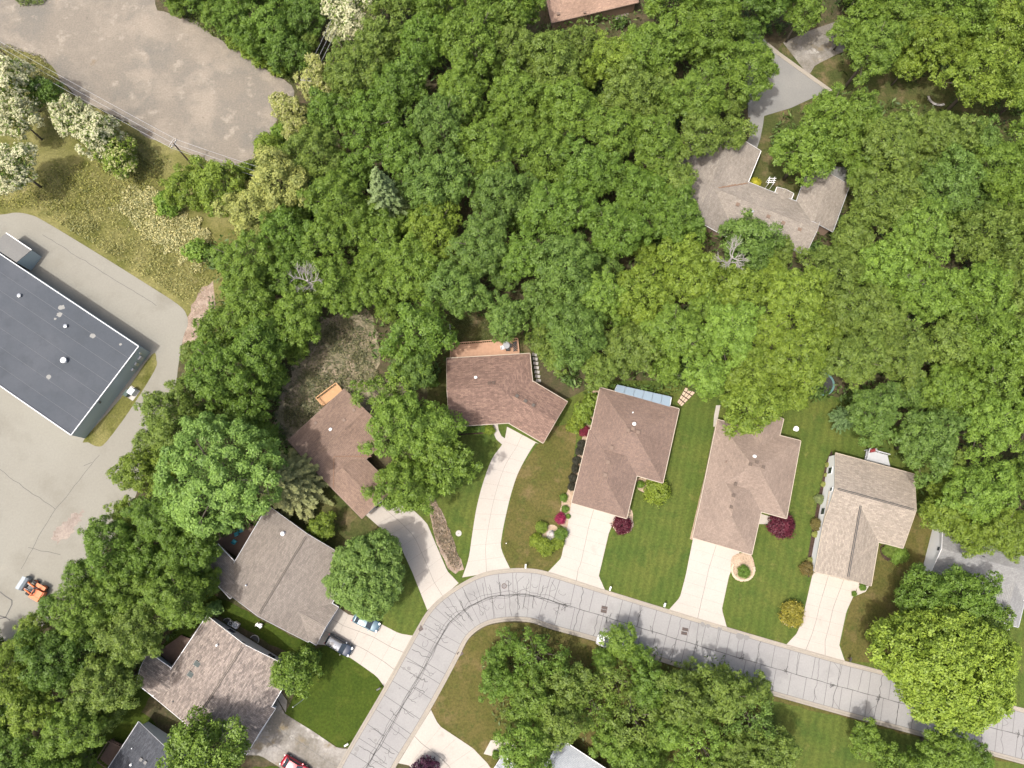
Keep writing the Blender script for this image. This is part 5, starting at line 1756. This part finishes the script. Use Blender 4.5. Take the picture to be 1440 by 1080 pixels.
for k in range(5):
    mk("slat", MB().box((0, -0.6 + 0.3 * k, 0.45), (0.9, 0.14, 0.05), 0.6), M['darkmetal'], t, local=True)
for y in (-.7, .7):
    mk("leg", MB().box((0, y, 0.22), (0.7, 0.06, 0.44)), M['darkmetal'], t, local=True)
for lab, u, v, rz in (("teal chair at the top of the dark court", 340, 746, 0.4), ("teal chair in the middle of the dark court", 334, 751, 2.0), ("teal chair alone at the bottom of the dark court", 331, 762, 1.0)):
    chair(lab, u, v, 0.4, 'teal', rz, "teal chairs in the court")
# side-yard things by the pebbled house
box_unit("air_conditioner", "white square air conditioner beside the pebbled house", "air conditioner", 333.5, 878.5, (0.85, 0.85, 0.8), -0.55, 'white', 'greytrim')
box_unit("utility_box", "grey box beside the white air conditioner", "utility box", 326, 876, (0.7, 0.7, 0.6), -0.55, 'greytrim', 'darkmetal')
t = thing("garden_cart", "white wire garden stand on the strip of lawn between two houses", "garden stand", P(366, 879), -0.5)
for x in (-.4, .4):
    for y in (-.3, .3):
        mk("leg", MB().bar((x, y, 0), (x, y, 0.9), 0.05), M['white'], t, local=True)
for z in (0.35, 0.9):
    mk("shelf", MB().box((0, 0, z), (0.95, 0.35, 0.04)).box((0.2, 0.3, z), (0.35, 0.25, 0.04)), M['white'], t, local=True)
for lab, u, v in (("curved metal window well nearest the cone-shaped evergreen", 320, 876), ("curved metal window well further along the pebbled house", 358, 900)):
    t = thing("window_well", lab, "window well", P(u, v), math.radians(-32))
    mb = MB()
    pts = [(0.75 * math.cos(a), 0.75 * math.sin(a), 0.12) for a in np.linspace(0, math.pi, 11)]
    for a, b in zip(pts[:-1], pts[1:]):
        mb.bar(a, b, 0.05, 0.3)
    mk("rim", mb, M['metal'], t, local=True)
    mk("floor_grate", MB().poly([(p[0] * 0.95, p[1] * 0.95, 0.05) for p in pts]), M['darkmetal'], t, local=True)

# fence at the brown house, court walls
f = thing("fence", "weathered wooden fence running up from the long deck's corner", "fence", P(634, 470))
A, B = P(633.5, 460), P(635, 485)
k = 9
for i in range(k):
    q, q2 = A.lerp(B, (i + 0.06) / k), A.lerp(B, (i + 0.94) / k)
    mk("board", MB().bar((q.x, q.y, 0.9), (q2.x, q2.y, 0.9), 0.05, 1.7), M['stone'], f)
for i in range(4):
    q = A.lerp(B, i / 3)
    mk("post", MB().box((q.x + 0.09, q.y, 0.95), (0.12, 0.12, 1.9)), M['stone'], f)
mk("top_rail", MB().bar((A.x, A.y, 1.79), (B.x, B.y, 1.79), 0.16, 0.06), M['stone'], f)

# timber steps beside the brown house
st = thing("timber_steps", "grey timber garden steps beside the brown house's side wall", "steps", P(752, 515))
for i in range(7):
    a, b = P(748 + i * 0.9, 499 + i * 6), P(755 + i * 0.9, 500 + i * 6)
    mk("step", MB().bar((a.x, a.y, 0.07 + 0.06 * (6 - i)), (b.x, b.y, 0.07 + 0.06 * (6 - i)), 0.5, 0.2), M['stone'], st)

# sunroom behind the mauve house
sr = thing("sunroom", "blue-grey glazed sunroom roof behind the mauve house", "sunroom", P(905, 556))
c = [P(868, 541, 2.6), P(944, 558, 2.6), P(942, 572, 2.9), P(864, 550, 2.9)]
mk("wall", MB().prism([(p.x, p.y) for p in c], 0, 2.4), M['siding'], sr)
for k in range(6):
    p = [c[0].lerp(c[1], (k + 0.02) / 6), c[0].lerp(c[1], (k + 0.98) / 6), c[3].lerp(c[2], (k + 0.98) / 6), c[3].lerp(c[2], (k + 0.02) / 6)]
    d = Vector((0, 0, 0.06))
    mb = MB().quad(*[q + d for q in p]).quad(*[p[3], p[2], p[1], p[0]])
    for i in range(4):
        a, b = p[i], p[(i + 1) % 4]
        mb.quad(a, b, b + d, a + d)
    mk("roof_pane", mb, M['blue_glass'], sr)
mk("downspout", MB().bar(P(943, 559, 2.5), P(941, 570, 2.7), 0.35, 0.2), M['white'], sr)

# paver path beside the mauve house
pv = mk("paver_path", MB().poly([(P(u, v).x, P(u, v).y, 0.022) for u, v in ((964, 544), (978, 552), (958, 572), (952, 566))]), M['mulch'], kind='structure')
for i in range(4):
    for j in range(3):
        a = [(964, 544), (978, 552), (958, 572), (952, 566)]
        q = [P(*x) for x in a]

        def bl(s, t_):
            return q[0].lerp(q[1], s).lerp(q[3].lerp(q[2], s), t_)
        s0, s1, t0, t1 = j / 3 + .03, (j + 1) / 3 - .03, i / 4 + .03, (i + 1) / 4 - .03
        mk("paver", MB().prism([(x.x, x.y) for x in (bl(s0, t0), bl(s1, t0), bl(s1, t1), bl(s0, t1))], 0.0, 0.055), M['paver'], pv)

# edging stones round the beds
def stones(label, u, v, rx, ry, n, a0=0, a1=6.283, mat='stone', s=0.26):
    t = thing("stone_edging", label, "edging", P(u, v))
    proto = None
    for i in range(n):
        a = a0 + (a1 - a0) * i / (n if a1 - a0 > 6 else n - 1)
        p = P(u + rx * math.cos(a), v + ry * math.sin(a)) - wloc(t)
        if proto is None:
            proto = mk("stone", MB().lathe((0, 0, 0), [(s * 0.9, 0), (s, 0.08), (s * 0.75, 0.17), (s * 0.3, 0.2)], 7), M[mat], t, local=True)
            o = proto
        else:
            o = share("stone", proto.data, t)
        o.location = p
        o.rotation_euler = (0, 0, random.uniform(0, 6))
        o.scale = (random.uniform(0.8, 1.25), random.uniform(0.7, 1.0), random.uniform(0.8, 1.2))


stones("ring of pale stones round the pinkish house's teardrop bed", 1045, 801, 15.5, 15, 26, -0.2, 3.6, 'paver')
stones("ring of pale edging round the burgundy shrub at the mauve garage", 876, 737, 13, 12, 24, -0.9, 3.3, 'paver')
stones("thin ring of edging round the golden bush", 1114, 865, 16, 15.5, 30, 0, 6.283, 'paver', 0.16)
t = thing("garden_statue", "pale stone ornament in the middle of the island bed", "ornament", P(775, 752))
mk("base", MB().lathe((0, 0, 0), [(0.75, 0), (0.8, 0.12), (0.7, 0.2)], 9), M['stone'], t, local=True)
mk("rock", MB().lathe((0.1, 0.1, 0.2), [(0.5, 0), (0.55, 0.25), (0.35, 0.6), (0.12, 0.75)], 7), M['stone'], t, local=True)
mk("basin", MB().lathe((-0.35, -0.7, 0), [(0.3, 0), (0.42, 0.3), (0.42, 0.36)], 9), M['stone'], t, local=True)

# mailboxes
def mailbox(label, u, v, rz, mat):
    t = thing("mailbox", label, "mailbox", P(u, v), rz, "mailboxes along the kerb")
    mk("post", MB().box((0, 0, 0.5), (0.12, 0.12, 1.0)), M['white' if mat != 'darkmetal' else 'darkwood'], t, local=True)
    pts = [(-0.13, 0.95), (0.13, 0.95), (0.13, 1.12), (0.08, 1.2), (-0.08, 1.2), (-0.13, 1.12)]
    mb = MB()
    n = len(pts)
    mb.v += [(-0.32, y, z) for y, z in pts] + [(0.32, y, z) for y, z in pts]
    mb.f += [tuple(reversed(range(n))), tuple(range(n, 2 * n))] + [(i, (i + 1) % n, n + (i + 1) % n, n + i) for i in range(n)]
    mk("box", mb, M[mat], t, local=True)
    mk("flag", MB().box((0.1, 0.16, 1.22), (0.05, 0.02, 0.18)), M['red_lamp'], t, local=True)
    mk("shelf", MB().box((0, 0, 0.92), (0.5, 0.24, 0.04)), M[mat], t, local=True)


for lab, u, v, rz, mt in (("white mailbox at the kerb above the bend's top", 739, 796, 1.5, 'white'), ("mailbox on the kerb at the mauve house's drive mouth", 857, 827, 1.2, 'white'), ("white mailbox between the mauve and pinkish drives", 933, 850, 1.2, 'white'), ("dark mailbox at the widest drive's lower corner", 1192, 926, 1.2, 'darkmetal'), ("mailbox at the vivid lawn's lower tip", 489, 1045, 0.5, 'white'), ("dark mailbox at the vivid lawn's upper tip", 534, 967, 0.5, 'darkmetal')):
    mailbox(lab, u, v, rz, mt)

# drains and covers
def grate(name, label, u, v, w_, d_, rz, mat, n, group=None):
    p = P(u, v)
    t = thing(name, label, "drain", (p.x, p.y, 0.036), rz, group)
    mk("frame", MB().box((0, 0, 0.008), (w_, d_, 0.016)), M[mat], t, local=True)
    for i in range(n):
        mk("grate_bar", MB().box((0, -d_ / 2 + d_ * (i + 0.5) / n, 0.022), (w_ * 0.86, d_ / n * 0.45, 0.014)), M['darkmetal'], t, local=True)


for lab, u, v in (("road grate above the white car, upper of its pair", 850, 854.5), ("road grate above the white car, lower of its pair", 849, 859.5), ("road grate before the pinkish drive, upper of its pair", 963.5, 885), ("road grate before the pinkish drive, lower of its pair", 962, 890.5)):
    grate("road_grate", lab, u, v, 0.95, 0.5, -0.2, 'rust', 2, "grates in the road")
grate("kerb_drain", "rusty kerb drain at the taupe house's drive mouth", 591, 883, 0.7, 0.9, 0.55, 'rust', 3)
grate("kerb_drain", "rusty kerb drain on the bend's inner kerb", 647, 919, 0.9, 0.7, 0.55, 'rust', 3)
p = P(709, 824)
t = thing("manhole_cover", "round manhole cover at the top of the road's bend", "manhole cover", (p.x, p.y, 0.037))
mk("rim", MB().lathe((0, 0, 0), [(0.42, 0), (0.42, 0.012)], 18), M['rust'], t, local=True)
mk("lid", MB().lathe((0, 0, 0.013), [(0.33, 0), (0.33, 0.01)], 18), M['rust_grey'], t, local=True)
t = thing("marker_post", "short white marker post on the lawn beside the long driveway", "post", P(712, 764))
mk("shaft", MB().tube([(0, 0, 0), (0, 0, 1.2)], 0.06, 8), M['white'], t, local=True)
mk("cap", MB().lathe((0, 0, 1.2), [(0.09, 0), (0.09, 0.08), (0.03, 0.14)], 8), M['white'], t, local=True)
t = thing("septic_lid", "flat concrete lid in the thin yard left of the long driveway", "lid", P(645, 750))
mk("disc", MB().lathe((0, 0, 0), [(0.5, 0), (0.48, 0.06)], 14), M['stone'], t, local=True)
mk("handle", MB().box((0, 0, 0.075), (0.25, 0.06, 0.03)), M['darkmetal'], t, local=True)

# flagpole and power poles
def project(p):
    q = p - Vector((0, 0, CAMH))
    dz = q.y * sp - q.z * cp
    return (W0 / 2 + F * q.x / dz, H0 / 2 - F * (q.y * cp + q.z * sp) / dz)


t = thing("flagpole", "thin white flagpole on the vivid green lawn", "flagpole", P(431, 980))
mk("shaft", MB().tube([(0, 0, 0), (0, 0, 7.0)], [0.06, 0.035], 8), M['white'], t, local=True)
mk("finial", MB().lathe((0, 0, 7.0), [(0.03, 0), (0.09, 0.06), (0.09, 0.12), (0.02, 0.18)], 8), M['metal'], t, local=True)


def pole(label, u, v, hgt, rz, arm='white', k=0.75):
    t = thing("power_pole", label, "power pole", P(u, v), rz)
    mk("shaft", MB().tube([(0, 0, 0), (0, 0, hgt)], [0.17, 0.11], 9), M['darkwood'], t, local=True)
    mk("crossarm", MB().box((0, 0, hgt - 0.25), (2.6 * k, 0.13, 0.13)), M[arm], t, local=True)
    mk("crossarm", MB().box((0, 0.5, hgt - 0.25), (2.2 * k, 0.1, 0.1)), M[arm], t, local=True)
    for x in (-1.2 * k, -0.45 * k, 0.45 * k, 1.2 * k):
        mk("insulator", MB().lathe((x, 0, hgt - 0.18), [(0.06, 0), (0.1, 0.08), (0.06, 0.22)], 8), M['stone'], t, local=True)
    for s in (-1, 1):
        mk("brace", MB().bar((0, 0.08, hgt - 1.0), (s * 0.8, 0.08, hgt - 0.3), 0.05), M['metal'], t, local=True)
    return t


p1 = pole("dark power pole with pale crossarms on the gravel lot's edge", 269, 231, 7.2, math.radians(65), 'stone')
p2 = pole("white-armed power pole in the hedgerow gap", 447, 150, 8.0, math.radians(-8), 'stone')
p3 = pole("plain dark pole on the view's left edge by the gravel lot", 26, 95, 7.0, math.radians(60), 'darkwood')


def wire(label, a, b, sag):
    pts = [a.lerp(b, i / 10) - Vector((0, 0, sag * 4 * (i / 10) * (1 - i / 10))) for i in range(11)]
    mk("power_line", MB().tube(pts, 0.022, 5), M['greytrim'], label=label, cat="cable", group="wires on the power poles")


a, b, c3 = [Vector((p.location.x, p.location.y, hh)) for p, hh in ((p1, 7.0), (p2, 7.8), (p3, 6.8))]
for k, o in enumerate((-0.9, 0.0, 0.9)):
    d = Vector((0.42 * o, 0.9 * o, 0))
    nm = ("outer", "middle", "inner")[k]
    wire(f"{nm} wire strung from the lot-edge pole to the left-edge pole", a + d, c3 + d, 0.5)
    wire(f"{nm} wire strung from the lot-edge pole into the wood", a + d, P(430, 262, 6.5) + d, 0.5)
    d2 = Vector((o, 0.1 * o, 0))
    wire(f"{nm} wire running up the hedgerow gap from the white-armed pole", b + d2, P(480, 10, 7.0) + d2, 0.4)

# ---------------------------------------------------------------- cars
def car(name, label, cat, ru, rv, fu, fv, L, W_, H_, paint, suv=False):
    rear, front = P(ru, rv), P(fu, fv)
    mid = (rear + front) / 2
    rz = math.atan2(front.y - rear.y, front.x - rear.x)
    t = thing(name, label, cat, (mid.x, mid.y, 0.062), rz)
    hl = L / 2
    belt = 0.62 * H_
    st = [(-hl, 0.78, 0.42, 0.60), (-hl + 0.12, 0.93, 0.30, 0.97), (-hl + 0.5, 1.0, 0.24, 1.0), (-0.25 * L, 1.0, 0.22, 1.0), (0.1 * L, 1.0, 0.22, 1.0), (0.24 * L, 1.0, 0.22, 0.97), (hl - 0.5, 0.97, 0.24, 0.90), (hl - 0.15, 0.86, 0.30, 0.78), (hl, 0.68, 0.42, 0.58)]
    mb = MB()
    rings = []
    for x, k, zb, zt in st:
        w = W_ / 2 * k
        zt *= belt
        n = len(mb.v)
        mb.v += [(x, -w * 0.9, zb), (x, -w, zb + 0.12), (x, -w, zt - 0.18), (x, -w * 0.93, zt - 0.04), (x, -w * 0.8, zt), (x, 0, zt + 0.025), (x, w * 0.8, zt), (x, w * 0.93, zt - 0.04), (x, w, zt - 0.18), (x, w, zb + 0.12), (x, w * 0.9, zb)]
        rings.append(n)
    for a, b in zip(rings[:-1], rings[1:]):
        for j in range(10):
            mb.f.append((a + j, a + j + 1, b + j + 1, b + j))
        mb.f.append((a + 10, a, b, b + 10))
    mb.f.append(tuple(rings[0] + j for j in reversed(range(11))))
    mb.f.append(tuple(rings[-1] + j for j in range(11)))
    body = mk("body", mb, M[paint], t, local=True, smooth=True)
    x0, x1, x2, x3 = (-hl + 0.12, -hl + 0.5, 0.08 * L, 0.25 * L) if suv else (-0.40 * L, -0.24 * L, 0.05 * L, 0.24 * L)
    wb, wt = W_ / 2 * 0.86, W_ / 2 * 0.68
    zb, zt = belt - 0.02, H_
    B4 = [(x0, -wb, zb), (x3, -wb, zb), (x3, wb, zb), (x0, wb, zb)]
    T4 = [(x1, -wt, zt - 0.06), (x2, -wt, zt - 0.06), (x2, wt, zt - 0.06), (x1, wt, zt - 0.06)]
    for nm, i in (("side_window", 0), ("windscreen", 1), ("side_window", 2), ("rear_window", 3)):
        j = (i + 1) % 4
        mk(nm, MB().quad(B4[i], B4[j], T4[j], T4[i]), M['glass'], t, local=True)
    # pillars and roof
    mb = MB()
    for i in range(4):
        mb.bar(Vector(B4[i]) * 1.0, Vector(T4[i]) + Vector((0, 0, 0.02)), 0.09)
    mk("pillars", mb, M[paint], t, local=True)
    xm = (x1 + x2) / 2
    mb = MB()
    grid = []
    for i in range(5):
        for j in range(5):
            a, b = -1 + i / 2, -1 + j / 2
            e = 1 if max(abs(a), abs(b)) == 1 else 0
            grid.append((xm + a * (x2 - x1) / 2 * 1.04, b * wt * 1.05, zt - 0.06 + 0.07 * (1 - 0.5 * a * a - 0.5 * b * b)))
    mb.v = grid
    mb.f = [(i * 5 + j, (i + 1) * 5 + j, (i + 1) * 5 + j + 1, i * 5 + j + 1) for i in range(4) for j in range(4)]
    mk("roof_panel", mb, M[paint], t, local=True, smooth=True)
    if suv:
        for s in (-1, 1):
            mk("roof_rail", MB().bar((x1 + 0.1, s * wt * 0.9, zt + 0.06), (x2 - 0.2, s * wt * 0.9, zt + 0.06), 0.05), M['darkmetal'], t, local=True)
    for x in (-0.31 * L, 0.32 * L):
        for s in (-1, 1):
            y = s * (W_ / 2 - 0.10)
            ty = mk("wheel", MB().tube([(x, y - 0.11, 0.33), (x, y + 0.11, 0.33)], 0.33, 16), M['tyre'], t, local=True)
            mk("rim", MB().tube([(x, y + s * 0.09, 0.33), (x, y + s * 0.125, 0.33)], 0.2, 12), M['metal'], ty, local=True)
    for s in (-1, 1):
        mk("headlight", MB().box((hl - 0.22, s * W_ * 0.33, belt * 0.78), (0.28, 0.34, 0.14), -s * 0.35), M['clear_lamp'], t, local=True)
        mk("tail_light", MB().box((-hl + 0.08, s * W_ * 0.38, belt * 0.85), (0.14, 0.24, 0.2), s * 0.3), M['red_lamp'], t, local=True)
        mk("mirror", MB().box((x3 - 0.25, s * (W_ / 2 + 0.08), belt + 0.03), (0.14, 0.2, 0.12)), M[paint], t, local=True)
    for x, nm in ((hl + 0.003, "number_plate"), (-hl - 0.003, "number_plate")):
        mk(nm, MB().box((x, 0, 0.5), (0.02, 0.4, 0.12)), M['white'], t, local=True)
    return t


car("parked_suv", "dark sport utility vehicle parked before the taupe garage", "car", 463, 897.5, 494, 916, 4.5, 1.85, 1.68, 'car_dark', True)
car("parked_car", "blue-grey sedan half under the round maple", "car", 500, 866, 533, 882, 4.5, 1.8, 1.42, 'car_blue')
car("parked_car", "red sedan on the stained old driveway", "car", 400, 1066, 434, 1087, 4.6, 1.8, 1.42, 'car_red')
car("parked_car", "white car at the kerb mostly hidden under the grove", "car", 876, 909, 840, 898, 4.5, 1.8, 1.42, 'car_white')

# orange loader on the parking lot
base, nose = P(62, 834), P(43, 823)
ld = thing("wheel_loader", "orange wheel loader with a grey bucket beside the belt of trees", "loader", ((base + nose) / 2).to_tuple(), math.atan2(nose.y - base.y, nose.x - base.x))
mk("chassis", MB().box((-0.5, 0, 0.75), (3.0, 0.9, 0.5)), M['darkmetal'], ld, local=True)
mk("hood", MB().box((-1.3, 0, 1.25), (1.3, 1.0, 0.7)).box((-1.95, 0, 1.05), (0.3, 1.1, 0.8)), M['orange'], ld, local=True)
for s in (-1, 1):
    mk("fender", MB().box((-0.9, s * 0.95, 1.15), (1.7, 0.55, 0.12)).box((-1.7, s * 0.95, 0.95), (0.12, 0.55, 0.45)), M['orange'], ld, local=True)
    mk("lift_arm", MB().bar((-0.2, s * 0.55, 1.5), (1.2, s * 0.55, 1.1), 0.16, 0.28).bar((1.2, s * 0.55, 1.1), (1.6, s * 0.55, 0.5), 0.16, 0.24), M['orange'], ld, local=True)
    mk("ram", MB().tube([(0.0, s * 0.4, 1.0), (1.2, s * 0.4, 1.2)], 0.07, 8), M['metal'], ld, local=True)
    for x, rad in ((-1.2, 0.6), (0.55, 0.5)):
        wh = mk("wheel", MB().tube([(x, s * 0.8, rad), (x, s * 1.18, rad)], rad, 16), M['tyre'], ld, local=True)
        mk("rim", MB().tube([(x, s * 1.0, rad), (x, s * 1.21, rad)], rad * 0.5, 12), M['orange'], wh, local=True)
mb = MB()
prof = [(1.55, 0.15), (1.5, 0.6), (1.65, 1.0), (2.0, 1.25), (2.55, 1.3)]
for (xa, za), (xb, zb) in zip(prof[:-1], prof[1:]):
    mb.quad((xa, -1.05, za), (xb, -1.05, zb), (xb, 1.05, zb), (xa, 1.05, za))
    mb.quad((xa + .05, 1.05, za - .05), (xb + .05, 1.05, zb - .06), (xb + .05, -1.05, zb - .06), (xa + .05, -1.05, za - .05))
mb.quad((1.55, -1.05, 0.15), (2.5, -1.05, 0.12), (2.5, 1.05, 0.12), (1.55, 1.05, 0.15))
for s in (-1.05, 1.05):
    mb.poly([(1.55, s, 0.15), (2.5, s, 0.12), (2.4, s, 0.7), (2.0, s, 1.25), (1.65, s, 1.0), (1.5, s, 0.6)])
mk("bucket", mb, plain("bucket_steel", (0.17, 0.20, 0.22), 0.5, 0.2), ld, local=True)
mk("seat", MB().box((-0.45, 0, 1.25), (0.5, 0.5, 0.12)).box((-0.7, 0, 1.5), (0.1, 0.5, 0.5)), M['tyre'], ld, local=True)
mk("roll_bar", MB().bar((-0.8, -0.5, 1.2), (-0.8, -0.5, 2.4), 0.09).bar((-0.8, 0.5, 1.2), (-0.8, 0.5, 2.4), 0.09).bar((-0.8, -0.5, 2.4), (-0.8, 0.5, 2.4), 0.09), M['orange'], ld, local=True)
mk("steering_wheel", MB().lathe((0.0, 0, 1.5), [(0.2, 0), (0.2, 0.04)], 12), M['tyre'], ld, local=True)

# ---------------------------------------------------------------- small yard things
t = thing("trampoline", "teal-edged round trampoline half under the east wood", "trampoline", P(1154, 541))
mb = MB()
ring = [(1.9 * math.cos(a), 1.9 * math.sin(a), 0.8) for a in np.linspace(0, 2 * math.pi, 25)]
for a, b in zip(ring[:-1], ring[1:]):
    mb.bar(a, b, 0.32, 0.08)
mk("rim_pad", mb, plain("teal_pad", (0.10, 0.20, 0.19), 0.6), t, local=True)
mk("jumping_mat", MB().poly([(x * 0.92, y * 0.92, 0.78) for x, y, z in ring[:-1]]), M['darkmetal'], t, local=True)
for k in range(6):
    a = k * math.pi / 3
    mk("leg", MB().bar((1.85 * math.cos(a), 1.85 * math.sin(a), 0), (1.85 * math.cos(a), 1.85 * math.sin(a), 0.78), 0.06), M['metal'], t, local=True)
t = thing("curved_bench", "white curved bench in the dark clearing of the north yard", "bench", P(1318, 137))
mb = MB()
pts = [(1.9 * math.cos(a), 1.9 * math.sin(a), 0.45) for a in np.linspace(math.pi, math.pi * 1.65, 9)]
for k, (a, b) in enumerate(zip(pts[:-1], pts[1:])):
    mb.bar(a, b, 0.4, 0.07)
mk("seat", mb, M['stone'], t, local=True)
for k in (1, 4, 7):
    mk("leg", MB().box((pts[k][0], pts[k][1], 0.2), (0.2, 0.2, 0.42)), M['stone'], t, local=True)
t = thing("arbor_frame", "white ladder-like trellis in the drab house's court", "trellis", P(1078, 262))
for s in (-0.45, 0.45):
    mk("side_rail", MB().bar((s, -0.6, 2.0), (s + 0.4, 0.8, 2.0), 0.1), M['white'], t, local=True)
for k in range(3):
    mk("rung", MB().bar((-0.7 + 0.15 * k, -0.35 + 0.4 * k, 2.08), (0.75 + 0.15 * k, -0.35 + 0.4 * k, 2.08), 0.09), M['white'], t, local=True)
for x, y in ((-0.45, -0.6), (0.45, -0.6), (-0.05, 0.8), (0.85, 0.8)):
    mk("post", MB().bar((x, y, 0), (x, y, 2.0), 0.08), M['white'], t, local=True)
t = thing("garden_bench", "little white bench with lilac cushion at the grey roof's corner", "bench", P(1412, 885), 0.3)
mk("seat", MB().box((0, 0, 0.42), (1.1, 0.5, 0.06)), M['white'], t, local=True)
mk("cushion", MB().box((0, 0, 0.49), (0.7, 0.4, 0.08)), plain("lilac_cloth", (0.35, 0.22, 0.40), 0.8), t, local=True)
mk("backrest", MB().box((0, 0.25, 0.7), (1.1, 0.06, 0.5)), M['white'], t, local=True)
for x in (-.48, .48):
    for y in (-.2, .2):
        mk("leg", MB().bar((x, y, 0), (x, y, 0.4), 0.06), M['white'], t, local=True)
t = thing("bird_bath", "small white bird bath on the lawn behind the pinkish house", "bird bath", P(1117, 604))
mk("pedestal", MB().lathe((0, 0, 0), [(0.22, 0), (0.12, 0.15), (0.1, 0.6), (0.16, 0.7)], 10), M['white'], t, local=True)
mk("bowl", MB().lathe((0, 0, 0.7), [(0.15, 0), (0.42, 0.12), (0.44, 0.16)], 14), M['white'], t, local=True)
t = thing("gas_grill", "reddish covered grill on the pale grey deck", "grill", P(1223, 634.5, 0.9), 0.2)
mk("cart", MB().box((0, 0, 0.4), (0.7, 0.5, 0.8)), M['darkmetal'], t, local=True)
mk("hood", MB().tube([(-0.4, 0, 0.9), (0.4, 0, 0.9)], 0.3, 12), plain("grill_red", (0.18, 0.03, 0.03), 0.4), t, local=True)
mk("side_shelf", MB().box((0.65, 0, 0.8), (0.5, 0.45, 0.05)), M['metal'], t, local=True)
t = thing("satellite_dish", "white satellite dish at the top edge beside the dark corner trees", "satellite dish", P(1084, 13))
mk("mast", MB().tube([(0, 0, 0), (0, 0, 9.0)], 0.06, 7), M['metal'], t, local=True)
mk("dish", MB().lathe((0, 0, 9.0), [(0.1, 0), (0.35, 0.06), (0.5, 0.18), (0.48, 0.2), (0.3, 0.1)], 14), M['white'], t, local=True)
mk("feed_arm", MB().bar((0, 0, 9.1), (0.2, -0.2, 9.5), 0.05), M['metal'], t, local=True)
t = thing("patio_slab", "pale round-ended patio beside the orange-tan roof", "patio", P(877, 21))
mk("paving", MB().prism([(P(u, v).x - wloc(t).x, P(u, v).y - wloc(t).y) for u, v in smooth([(866, 24), (880, 12), (884, 20), (878, 28), (870, 30)], 3, True)], 0, 0.08), M['concrete_old'], t, local=True)
